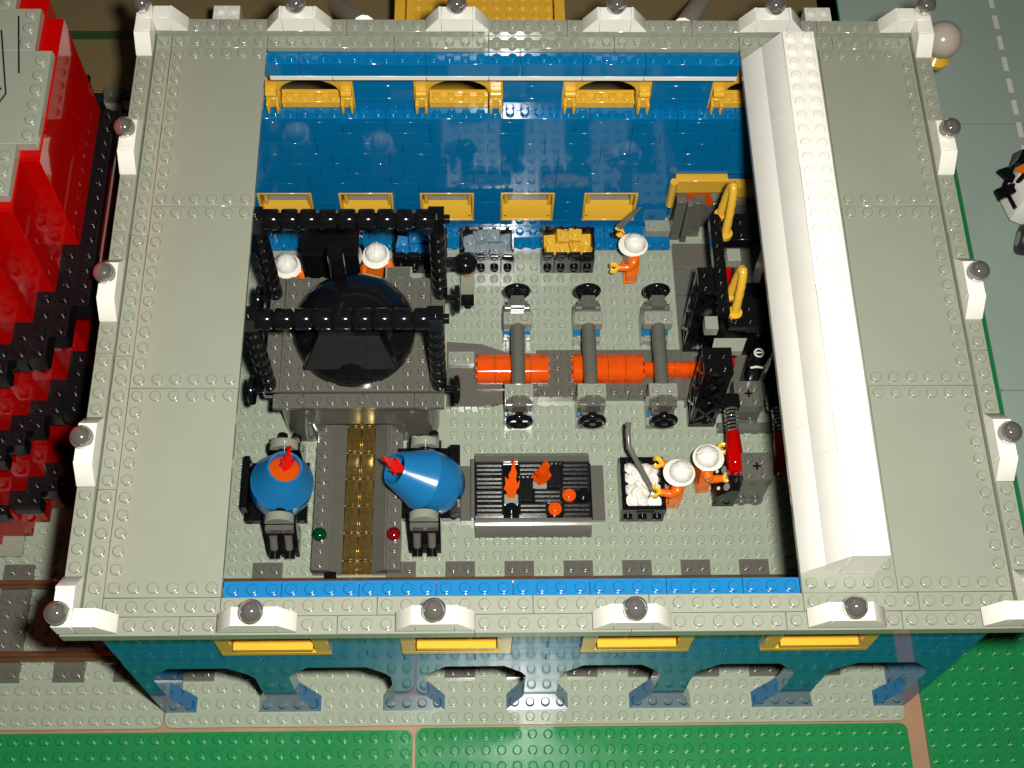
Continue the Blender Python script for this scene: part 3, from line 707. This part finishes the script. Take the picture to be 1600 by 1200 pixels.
# ================================================================== worker figures
def figure(x, y, rotz, label, armL=0.6, armR=0.6, lean=0.0, hyaw=0.0):
    """stands at (x, y), faces local +x; width along y"""
    G = thing('toy_worker', label, 'toy figure', (x, y, 0.0), rotz, 'orange-suited toy workers')
    WPOS[G.name] = (0, 0, 0)
    z0 = 0.2
    for s_ in (-1, 1):
        part('leg', MB().box(-0.42, 0.55, s_ * 0.03 if s_ > 0 else -0.97, 0.97 if s_ > 0 else -0.03, z0, z0 + 0.3, 0.05)
             .box(-0.42, 0.42, 0.03 if s_ > 0 else -0.97, 0.97 if s_ > 0 else -0.03, z0 + 0.3, z0 + 1.35, 0.08), OR, G)
    part('hips', MB().box(-0.44, 0.44, -0.98, 0.98, z0 + 1.36, z0 + 1.66, 0.1), OR, G)
    zb, zt = z0 + 1.66, z0 + 3.25
    part('torso', MB().hexa([(-0.46, -0.97, zb), (0.46, -0.97, zb), (0.46, 0.97, zb), (-0.46, 0.97, zb), (-0.42, -0.68, zt), (0.42, -0.68, zt), (0.42, 0.68, zt), (-0.42, 0.68, zt)]), OR, G)
    hd = part('head', MB().lathe([(0.3, 0), (0.5, 0.06), (0.62, 0.2), (0.63, 0.9), (0.55, 1.06), (0.3, 1.12)], (0, 0, zt + 0.02), n=24), SKIN, G)
    part('face', MB().sphere((0.60, 0.2, zt + 0.7), 0.07, 8, 6).sphere((0.60, -0.2, zt + 0.7), 0.07, 8, 6).tube([(0.6, -0.2, zt + 0.35), (0.64, 0, zt + 0.3), (0.6, 0.2, zt + 0.35)], 0.03, 6), BK, hd)
    # helmet: ridged crown with brim, peak to the front
    n = 28; hz = zt + 0.66; vs = []; mb = MB()
    prof = [(0.64, 0.0), (0.93, -0.02), (0.97, 0.03), (0.80, 0.10), (0.79, 0.3), (0.70, 0.56), (0.48, 0.78), (0.2, 0.86)]
    vs = []; fs = []
    for r_, h in prof:
        for k in range(n):
            a = 2 * math.pi * k / n; ca, sa = math.cos(a), math.sin(a)
            ext = (0.22 * max(0, ca) if r_ > 0.8 else 0.0)
            rr = r_ + ext
            hh = h - (0.06 * max(0, ca) if r_ > 0.8 else 0)
            if h > 0.2:                                             # raised centre ridges
                hh += 0.05 if abs(sa * r_) < 0.1 else 0.0
                rr *= 1.0 if k % 4 else 0.93
            vs.append((rr * ca, rr * sa, hz + hh))
    for l in range(len(prof) - 1):
        for k in range(n):
            k2 = (k + 1) % n; fs.append((l * n + k, l * n + k2, (l + 1) * n + k2, (l + 1) * n + k))
    fs.append(tuple((len(prof) - 1) * n + k for k in range(n))); mb.add(vs, fs)
    for yo, top in ((-0.3, 0.75), (0.0, 0.885), (0.3, 0.75)):
        pts = []
        for q in range(-70, 71, 20): pts.append((math.sqrt(max(0.05, 0.62 - yo * yo)) * math.sin(R(q)), yo * (1 - 0.2 * abs(math.sin(R(q)))), hz + 0.14 + (top - 0.14) * math.cos(R(q)) ** 0.6))
        mb.tube(pts, 0.06, 6)
    part('helmet', mb, WH, G, label='white safety helmet')
    hands = []
    for s_, ang in ((1, armL), (-1, armR)):
        sh = Vector((0, s_ * 0.82, zt - 0.32))
        d1 = Vector((math.sin(ang) * 0.55, s_ * 0.22, -math.cos(ang) * 0.85)); e_ = sh + d1 * 0.85
        d2 = Vector((math.sin(ang + 0.7), s_ * 0.02, -math.cos(ang + 0.7))); wv = e_ + d2 * 0.75
        part('arm', MB().tube([sh + Vector((0, -s_ * 0.15, 0.05)), sh, sh + d1 * 0.4, e_, e_ + d2 * 0.35, wv], 0.3, 12, [0.28, 0.36, 0.35, 0.31, 0.28, 0.26]), OR, G)
        hc = wv + d2 * 0.42
        hm = MB().cyl(wv - d2 * 0.05, wv + d2 * 0.18, 0.2, n=10)
        side = d2.cross(Vector((0, 1, 0))).normalized()
        pts = []
        for q in range(-135, 136, 27):
            pts.append(hc - d2 * 0.30 * math.cos(R(q)) * 1 + Vector((0, 1, 0)) * 0.30 * math.sin(R(q)))
        # C-shaped grip, open away from the wrist
        hm2 = []
        for off in (-0.12, 0.0, 0.12): hm.tube([p + side * off for p in pts], 0.115, 8)
        part('hand', hm, SKIN, G)
        hands.append(hc)
    return G, hands
figure(7.5, 32.2, R(-80), 'orange worker in white helmet behind the left rear furnace leg', 0.9, 0.5)
figure(13.9, 33.1, R(-95), 'orange worker in white helmet standing left of the blue brick bin', 0.5, 0.8)
gc, hc_ = figure(32.75, 33.9, R(182), 'orange worker in white helmet holding a hand saw by the back wall', 0.9, 1.9)
gd, hd_ = figure(34.85, 15.8, R(172), 'orange worker in white helmet shovelling white stones from the black box', 1.0, 1.1)
ge, he_ = figure(36.7, 16.9, R(8), 'orange worker in white helmet operating the control panel', 1.0, 0.8)
def hand_world(G, h):
    c, s_ = math.cos(G.rotation_euler.z), math.sin(G.rotation_euler.z)
    return Vector((G.location.x / S + c * h.x - s_ * h.y, G.location.y / S + s_ * h.x + c * h.y, h.z))
# backpack-like grey tile on the saw worker is left to the tool; the saw itself
hw = hand_world(gc, hc_[1])
saw = thing('hand_saw', 'dark grey toy saw raised in the hand of the worker by the back wall', 'saw', tuple(hw))
d_ = Vector((0.55, 0.25, 0.8)).normalized()
def P3(t, u=0): return hw + d_ * t + Vector((-0.6, 0, 0.5)) * u
part('blade', MB().hexa([P3(0.2), P3(2.6), P3(2.6) + Vector((0, .1, 0)), P3(0.2) + Vector((0, .1, 0)), P3(0.3, 0.75), P3(2.5, 0.3), P3(2.5, 0.3) + Vector((0, .1, 0)), P3(0.3, 0.75) + Vector((0, .1, 0))]), STEEL, saw)
part('handle', MB().torus(tuple(hw - d_ * 0.25), 0.3, 0.13, (0, 1, 0.2), 16, 8), BK, saw)
hl = hand_world(gd, hd_[0])
bar = thing('crowbar', 'long grey crowbar held over the white stones', 'crowbar', tuple(hl))
part('shaft', MB().tube([hl + Vector((0.15, -0.25, -0.5)), hl + Vector((-0.9, 1.3, 0.7)), hl + Vector((-1.75, 2.6, 1.5)), hl + Vector((-1.8, 3.6, 1.9)), hl + Vector((-1.75, 4.2, 2.0))], 0.19, 10), STEEL, bar)

# ================================================================== small console and lamp by the furnace
CN = thing('lever_console', 'small grey console with a black round lever by the rear furnace leg', 'console', (20.4, 32.4, 0))
part('slope_base', MB().prism([(31.9, 0.01), (33.3, 0.01), (33.3, 1.8), (32.9, 1.8), (31.9, 0.6)], 20.0, 21.0, 'x'), LG, CN)
part('screen', MB().box(20.02, 20.98, 30.9, 31.88, 0.01, 0.5), BK, CN)
part('round_cap', MB().lathe([(0.45, 0), (0.5, 0.1), (0.5, 0.6)], (20.5, 33.0, 1.8), n=18), YE, CN)
part('lever_ball', MB().lathe([(0.3, 0), (0.85, 0.1), (0.9, 0.35), (0.7, 0.75), (0.3, 0.95)], (20.35, 32.9, 2.9), n=22).cyl((20.4, 32.9, 2.3), (20.4, 32.9, 3.0), 0.25).box(18.9, 19.9, 32.4, 33.3, 2.9, 3.5), BK, CN)
SC = thing('grey_cupboard', 'light grey box frame beside the worker behind the dome', 'cupboard', (15.6, 30.9, 0))
part('box_frame', MB().box(14.7, 16.6, 30.3, 31.3, 0.01, 5.4), LG, SC)
part('box_panel', MB().box(14.9, 16.3, 30.22, 30.3, 3.9, 5.2).box(14.85, 16.45, 30.35, 31.2, 5.4, 5.5), DG, SC)

# ================================================================== black machine at the right
# dark grey floor tiles
TILE = MB().box(0.012, 2.98, 0.012, 2.28, 0, 0.42, 0.02).mesh('floor_tile', DG)
for i, y in enumerate((22.6, 24.9, 27.2, 29.5, 31.8, 34.1)):
    for j, x in enumerate((36.1, 39.1, 42.1, 45.0)):
        part('floor_tile', TILE, DG, main_plate, (x, y, 0.01))
def lattice(name, x0, x1, y0, y1, z1, label):
    D = thing(name, label, 'lattice tower', ((x0 + x1) / 2, (y0 + y1) / 2, 0), group='black lattice towers of the crane')
    for x in (x0 + 0.2, x1 - 0.2):
        for y in (y0 + 0.2, y1 - 0.2):
            part('corner_post', MB().box(x - 0.17, x + 0.17, y - 0.17, y + 0.17, 0.8, z1), BK, D)
    part('back_plate', MB().box(x0 + 0.5, x1 - 0.1, y1 - 0.5, y1 - 0.36, 0.8, z1), BK, D); part('web_plate', MB().box(x1 - 0.5, x1 - 0.38, y0 + 0.3, y1 - 0.5, 0.8, z1), BK, D)
    part('foot', MB().box(x0, x1, y0, y1, 0.01, 0.8).studs([x0 + 0.5, x1 - 0.5], [y0 + 0.45], 0.8), BK, D)
    part('top_plate', MB().box(x0, x1, y0, y1, z1, z1 + 0.4).studs([x0 + 0.5, x1 - 0.5], [y0 + 0.5, y1 - 0.5], z1 + 0.4), BK, D)
    n = 3
    for k in range(n):
        za = 0.9 + (z1 - 1) * k / n; zb = 0.9 + (z1 - 1) * (k + 1) / n
        part('brace', MB().tube([(x0 + 0.2, y0 + 0.15, za), (x1 - 0.2, y0 + 0.15, zb)], 0.19, 6).tube([(x1 - 0.2, y0 + 0.15, za), (x0 + 0.2, y0 + 0.15, zb)], 0.19, 6)
             .tube([(x0 + 0.15, y0 + 0.2, za), (x0 + 0.15, y1 - 0.2, zb)], 0.19, 6).tube([(x0 + 0.15, y1 - 0.2, za), (x0 + 0.15, y0 + 0.2, zb)], 0.19, 6), BK, D)
lattice('lattice_tower', 36.25, 38.2, 21.1, 23.1, 8.0, 'black lattice tower nearest the red spring cylinder')
lattice('lattice_tower', 36.25, 38.2, 27.0, 29.0, 8.6, 'black lattice tower beside the right roller stand')
CR = thing('crane_deck', 'black studded crane deck carrying two yellow hoses', 'machine', (40, 29, 0))
part('beam', MB().box(37.3, 38.1, 25.0, 32.6, 8.9, 9.7).studs([37.7], frange(25.5, 32.6), 9.7), BK, CR)
part('deck_plate', MB().box(38.05, 42.6, 31.2, 33.4, 8.2, 9.0).studs(frange(38.6, 42.6), [31.8, 32.8], 9.0), BK, CR)
part('deck_plate', MB().box(38.05, 42.6, 24.3, 26.6, 8.2, 9.0).studs(frange(38.6, 42.6), [24.9, 25.9], 9.0), BK, CR)
part('deck_leg', MB().box(41.9, 42.6, 31.4, 33.2, 0.43, 8.2), BK, CR); part('deck_leg', MB().box(41.9, 42.6, 24.4, 26.4, 0.43, 8.2), BK, CR)
part('shade_fill_block', MB().box(38.3, 41.8, 26.7, 28.6, 0.43, 5.2).studs(frange(38.8, 41.8), [27.2, 28.1], 5.2), BK, CR); part('shade_fill_block', MB().box(38.3, 41.8, 29.6, 31.0, 0.43, 3.6), BK, CR)  # black boxes added to deepen the shaded area under the ridge
part('nose_plate', MB().hexa([(36.9, 23.0, 7.4), (39.0, 23.0, 7.4), (39.4, 24.0, 7.4), (37.2, 24.0, 7.4), (36.9, 23.0, 8.0), (39.0, 23.0, 8.0), (39.4, 24.0, 8.0), (37.2, 24.0, 8.0)]), LG, CR)
part('red_panel', MB().box(37.3, 38.6, 22.4, 22.9, 6.0, 7.2), RD, CR)
part('cube', brick(0.95, 1, 0.9, LG, True), LG, CR, (38.3, 29.2, 8.6))
part('red_strut', MB().tube([(38.4, 29.0, 8.9), (38.7, 27.6, 7.2)], 0.25, 8), RD, CR)
part('cube', brick(0.9, 1, 0.9, LG, True), LG, CR, (36.4, 24.0, 8.4))
def hose(base, far, top, label):
    mb = MB(); pts = []
    b0, f0 = Vector(base), Vector(far); n = 26; seg = []
    for i in range(n + 1):
        t = i / n; p = b0.lerp(f0, t); p = p + Vector(top) * math.sin(math.pi * t) ** 0.6; pts.append(p)
    rs = [0.28 + (0.035 if i % 2 else 0) for i in range(n + 1)]
    D = single('yellow_hose', mb.tube(pts, 0.28, 12, rs).cyl(pts[0] - Vector((0, 0, 0.1)), pts[0] + Vector((0, 0, .3)), 0.5, n=12).cyl(pts[-1] - Vector((0, 0, 0.1)), pts[-1] + Vector((0, 0, .3)), 0.45, n=12), YE, label, 'hose')
hose((38.5, 25.3, 9.0), (38.3, 26.7, 9.0), (0.3, 0.9, 3.0), 'ribbed yellow hose looped over the front black deck')
hose((38.4, 31.6, 9.0), (38.2, 33.2, 9.0), (0.3, 1.0, 3.3), 'ribbed yellow hose looped over the rear black deck by the door')
BR = thing('black_drum', 'black drum with white marks beside the front deck', 'drum', (39.9, 23.4, 0.43))
part('drum_body', MB().lathe([(0.5, 0), (0.62, 0.15), (0.62, 5.6), (0.45, 5.9)], (40.6, 23.8, 0.43), n=20), BK, BR)
part('drum_mark', MB().torus((40.5, 23.75, 6.36), 0.3, 0.06, (0, 0, 1), 16, 6).tube([(40.3, 23.75, 6.38), (40.7, 23.75, 6.38)], 0.06, 6).tube([(40.1, 23.2, 5.2), (40.4, 23.12, 5.5), (40.9, 23.15, 5.3)], 0.08, 6), WH, BR)
# shear machine: grey blocks, spring cylinders
def spring_cyl(x, label):
    D = thing('spring_cylinder', label, 'shock absorber', (x, 18.5, 0), group='red spring cylinders')
    a, b_ = Vector((x - 0.1, 20.6, 4.3)), Vector((x, 16.6, 3.6)); d = (b_ - a)
    part('red_body', MB().lathe([(0.40, 0), (0.45, 0.1), (0.55, 1.2), (0.6, 2.2), (0.55, 2.4)], tuple(a + d * 0.40), tuple(d), 18).box(x - 0.55, x + 1.0, 16.0, 16.9, 2.9, 4.1, 0.2), RD, D)
    sp = []
    for i in range(0, 121):
        t = i / 120; an = t * 2 * math.pi * 6.5; p = a + d * (0.02 + 0.40 * t)
        u = Vector((1, 0, 0)); v = d.normalized().cross(u); sp.append(p + u * 0.42 * math.cos(an) + v * 0.42 * math.sin(an))
    part('spring', MB().tube(sp, 0.075, 6), CHR, D)
    part('piston', MB().cyl(a - d.normalized() * 0.1, a + d * 0.42, 0.3), BK, D)
    part('clamp', MB().box(x - 0.8, x + 0.55, 20.5, 21.6, 3.6, 4.6, 0.12), BK, D)
spring_cyl(38.7, 'red spring cylinder beside the worker at the control panel')
spring_cyl(42.0, 'red spring cylinder in the shadow under the white ridge')
def block2(name, x, y, z, h, label, m=DG):
    D = thing(name, label, 'machine block', (x + 1, y + 1, z))
    part('block', MB().box(x, x + 2, y, y + 2, z + h - 1.0, z + h).studs([x + 0.5, x + 1.5], [y + 0.5, y + 1.5], z + h), m, D)
    part('lower_block', MB().box(x + 0.05, x + 1.95, y + 0.03, y + 1.97, z, z + h - 1.02).box(x + 0.02, x + 1.98, y - 0.05, y + 1.9, z, z + 0.8), m, D)
    part('cross_hole', MB().box(x + 0.72, x + 1.28, y + 0.93, y + 1.07, z + h, z + h + 0.02, 0.0).box(x + 0.93, x + 1.07, y + 0.72, y + 1.28, z + h, z + h + 0.021, 0.0), BK, D)
    part('front_stud', MB().lathe([(0.3, 0), (0.3, 0.15), (0.26, 0.18)], (x + 0.5, y - 0.05, z + 0.5), (0, -1, 0), 14).lathe([(0.3, 0), (0.3, 0.15), (0.26, 0.18)], (x + 1.5, y - 0.05, z + 0.5), (0, -1, 0), 14), m, D)
block2('machine_block', 39.0, 15.2, 0.01, 4.3, 'dark grey machine block next to the control panel')
block2('machine_block', 39.2, 21.2, 0.01, 3.2, 'dark grey machine block behind the red spring cylinder')
single('grey_floor_strip', MB().box(38.3, 44.0, 20.5, 21.1, 0.01, 0.8), DG, 'dark grey low strip below the rear machine block', 'plate')
CP = thing('control_panel', 'black control panel with pale gauges in front of the worker', 'control panel', (38.1, 16.3, 0))
part('panel_box', MB().prism([(37.5, 0.01), (39.0, 0.01), (39.0, 2.9), (38.4, 2.9), (37.5, 1.7)], 15.0, 17.4, 'y'), BK, CP)
nv = Vector((-1.2, 0, 0.9)).normalized()
for i, (t, yy, rr) in enumerate(((0.25, 16.8, 0.13), (0.7, 16.7, 0.26), (0.25, 16.2, 0.15), (0.7, 16.05, 0.28), (0.25, 15.55, 0.13), (0.75, 15.4, 0.27))):
    p = Vector((37.5 + 0.9 * t, yy, 1.7 + 1.2 * t)); part('gauge', MB().lathe([(rr, 0), (rr, 0.04), (rr * 0.8, 0.05)], tuple(p), tuple(nv), 16), SIL if rr > 0.2 else WH, CP)

# ================================================================== red stepped tower at the left
RT = thing('red_tower', 'tall red brick tower with stepped front corner and black ledges', 'building', (-8, 26, 0))
STEPS = [(-2.0, 23.6, 33.4), (-3.0, 20.4, 23.6), (-4.0, 18.4, 20.4), (-5.0, 17.0, 18.4), (-6.0, 16.0, 17.0), (-7.0, 15.0, 16.0), (-8.0, 14.0, 15.0), (-9.0, 13.0, 14.0), (-11.0, 12.4, 13.0), (-3.0, 33.4, 34.8), (-4.0, 34.8, 36.2), (-5.0, 36.2, 37.3), (-6.0, 37.3, 38.4)]
for k, (xr, ya, yb) in enumerate(STEPS):
    for z0, z1 in ((0.4, 5.6), (6.0, 12.8), (13.2, 20.0), (20.4, 28.6)):
        if k >= 10 and z0 > 20: continue
        mb = MB().box(-24, xr, ya, yb - 0.004, z0, z1, 0.02)
        part('wall', mb, RD, RT)
part('plinth', MB().box(-24, -9.6, 11.6, 36, 0.0, 0.39), LG, RT)
for z in (6.0, 13.2, 20.4):
    for k, (xr, ya, yb) in enumerate(STEPS):
        wide = 1 if k == 0 or k >= 9 else 2
        if (k >= 9 or k == 0) and z < 20: continue
        y0 = ya - (0.9 if k in (0, 1, 2, 3) else 0.0) if k else ya
        mb = MB().box(-23.9, xr + wide, y0 + 0.004, yb - 0.004, z - 0.395, z - 0.004 * k, 0.03)
        if k: mb.box(xr - 0.5, xr + wide - 0.1, y0 + 0.08, yb - 0.05, z - 1.7, z - 0.4, 0.12)
        for yy in frange(y0 + 0.5, yb):
            for q in range(wide): mb.stud(xr + wide - 0.5 - q, yy, z - 0.004 * k)
        part('ledge', mb, BK, RT)
part('rail', MB().tube([(-0.75, 21.5, 20.2), (-0.7, 33, 20.2)], 0.06, 6), STEEL, RT)
ZR = 29.2
for xr, ya, yb in ((-2.1, 24.3, 30.6), (-3.1, 21.0, 24.3), (-3.1, 30.6, 33.6), (-5.0, 17.5, 21.0), (-4.6, 33.6, 38)):
    mb = MB().box(-24, xr, ya, yb - 0.02, ZR - 0.6, ZR, 0.03)
    for xx in frange(xr - 0.5 - 4, xr):
        for yy in frange(ya + 0.5, yb):
            if xx > xr - 1 or xx < xr - 3: mb.stud(xx, yy, ZR)
    part('roof_plate', mb, LG, RT)
part('roof_groove', MB().tube([(-4.3, 33.0, ZR + 0.01), (-3.7, 29.0, ZR + 0.01)], 0.05, 4).tube([(-5.1, 32, ZR + 0.01), (-4.2, 27.6, ZR + 0.01), (-6.5, 22.5, ZR + 0.01)], 0.05, 4).tube([(-4.5, 28.0, ZR + 0.01), (-7.0, 22.8, ZR + 0.01)], 0.05, 4), BK, RT)
# rubble of plates behind the tower
rb = random.Random(11)
for i, (x, y, sx, sy, m_, nm) in enumerate([(-8.6, 50.0, 3, 1, DG, 'dark grey'), (-7.0, 48.4, 4, 1.3, LG, 'light grey'), (-8.2, 47.2, 2, 2, LG, 'square light grey'), (-5.2, 46.6, 4, 2, BRN, 'glossy dark warm-sheen'), (-6.8, 44.3, 3, 1.6, LG, 'half-shaded light grey'), (-5.2, 43.6, 5, 2.2, BRN, 'larger glossy dark warm-sheen'), (-8.0, 45.0, 2, 1, BRN, 'small glossy dark warm-sheen'), (-5.4, 41.0, 4, 2, BRN, 'front glossy dark warm-sheen')]):
    mb = MB().box(0, sx, 0, sy, 0, 0.8)
    for a in range(int(sx)): mb.stud(a + 0.5, min(0.5, sy / 2), 0.8)
    single('loose_plate', mb, m_, nm + ' plate lying behind the red tower', 'plate', (x, y, 0.01))

# ================================================================== things behind the building and to the right
YV = thing('yellow_wagon', 'yellow open wagon standing behind the building', 'wagon', (21.5, 56, 0))
part('wagon_bed', MB().box(15.9, 27.1, 50.5, 58, 0.5, 8.0).studs(frange(16.8, 27), frange(51, 57), 8.0), YE, YV)
part('wagon_side', MB().box(15.1, 15.85, 50.3, 58.2, 0.5, 9.4), YE, YV); part('wagon_side', MB().box(27.15, 27.9, 50.3, 58.2, 0.5, 9.4), YE, YV)
single('white_pole', MB().tube([(9.6, 60, 0.3), (13.5, 44.4, 15.5)], 0.8, 12), WH, 'leaning white pole left of the yellow wagon', 'pole')
single('white_pole', MB().tube([(40.5, 61, 0.3), (35.5, 44.4, 15.4)], 0.75, 12), WH, 'leaning white pole right of the yellow wagon', 'pole')
def wcol(x, label):
    D = thing('white_column', label, 'column', (x + 1, 51, 0))
    for c in range(8): part('brick', brick(2, 2, 1.2, WH, c == 7), WH, D, (x, 49.6, c * 1.2 + 0.01))
wcol(1.6, 'white brick column behind the left rear corner'); wcol(46.0, 'white brick column behind the right rear corner')
single('black_post', MB().box(43.4, 45.4, 50.0, 53.0, 0.01, 8.0), BK, 'black block beside the right white column', 'block')
LP = thing('globe_lamp', 'white globe lamp with yellow collar behind the right rear corner', 'street lamp', (54.8, 45.6, 0))
part('globe', MB().sphere((54.8, 45.9, 12.6), 1.35, 28, 16), GLB, LP)
part('collar', MB().lathe([(0.9, 0), (1.0, 0.4), (0.5, 0.9)], (54.8, 45.7, 10.6), n=20), YE, LP)
part('post', MB().cyl((54.8, 45.7, 0.01), (54.8, 45.7, 10.7), 0.3), GRN, LP)
CA = thing('white_toy_vehicle', 'white toy vehicle with orange stripes and black fins on the road', 'toy vehicle', (65, 39.5, 0))
pl = [(61.7, 39.9), (62.2, 37.9), (63.6, 37.2), (68, 37.2), (68, 42.4), (64.2, 42.8), (62.7, 41.8)]
vs = [(x, y, 1.3) for x, y in pl] + [(x, y, 2.7) for x, y in pl] + [(65.2 + (x - 65.2) * 0.86, 39.9 + (y - 39.9) * 0.8, 3.5) for x, y in pl]
fs = [tuple(range(7))[::-1], tuple(range(14, 21))] + [(l * 7 + k, l * 7 + (k + 1) % 7, (l + 1) * 7 + (k + 1) % 7, (l + 1) * 7 + k) for l in (0, 1) for k in range(7)]
bd = part('body', MB().add(vs, fs), WH, CA)
part('stripe', MB().hexa([(62.4, 41.0, 3.51), (63.2, 41.6, 3.51), (66.5, 38.2, 3.51), (65.6, 38.0, 3.51), (62.4, 41.0, 3.6), (63.2, 41.6, 3.6), (66.5, 38.2, 3.6), (65.6, 38.0, 3.6)]), OR, bd)
part('windscreen', MB().hexa([(62.3, 41.7, 2.7), (63.0, 43.2, 2.7), (66, 43.4, 2.7), (65.4, 42.0, 2.7), (62.5, 41.6, 4.0), (63.1, 42.6, 4.0), (65.6, 42.8, 4.0), (65.2, 41.8, 4.0)]), BK, bd)
part('trim', MB().tube([(62.1, 38.0, 2.8), (61.6, 39.9, 2.8), (62.6, 41.8, 2.9), (63.4, 43.0, 3.2)], 0.17, 8), BK, bd)
part('trim', MB().tube([(61.9, 39.5, 3.0), (62.8, 40.3, 3.7), (64.5, 41.6, 3.8)], 0.2, 8), BK, bd)
part('fin', MB().hexa([(62.30, 39.2, 3.0), (60.90, 38.5, 3.0), (60.70, 39.4, 3.0), (62.10, 40.0, 3.0), (62.30, 39.2, 3.3), (60.90, 38.5, 3.3), (60.70, 39.4, 3.3), (62.10, 40.0, 3.3)]), BK, CA)
part('fin', MB().hexa([(62.20, 39.9, 3.0), (61.20, 41.2, 3.0), (62.00, 41.5, 3.0), (62.60, 40.3, 3.0), (62.20, 39.9, 3.3), (61.20, 41.2, 3.3), (62.00, 41.5, 3.3), (62.60, 40.3, 3.3)]), BK, CA)
for xx, yy in ((63.0, 36.2), (67.0, 36.4), (67.0, 42.2)):
    wl = part('wheel', MB().lathe([(0.6, -0.45), (1.1, -0.4), (1.2, -0.2), (1.2, 0.2), (1.1, 0.4), (0.6, 0.45)], (xx, yy, 1.2), (-1, 0.25, 0), 26), TYRE, CA)
    part('rim', MB().lathe([(0.6, 0.40), (0.55, 0.5), (0.2, 0.52)], (xx, yy, 1.2), (-1, 0.25, 0), 18), LG, wl)
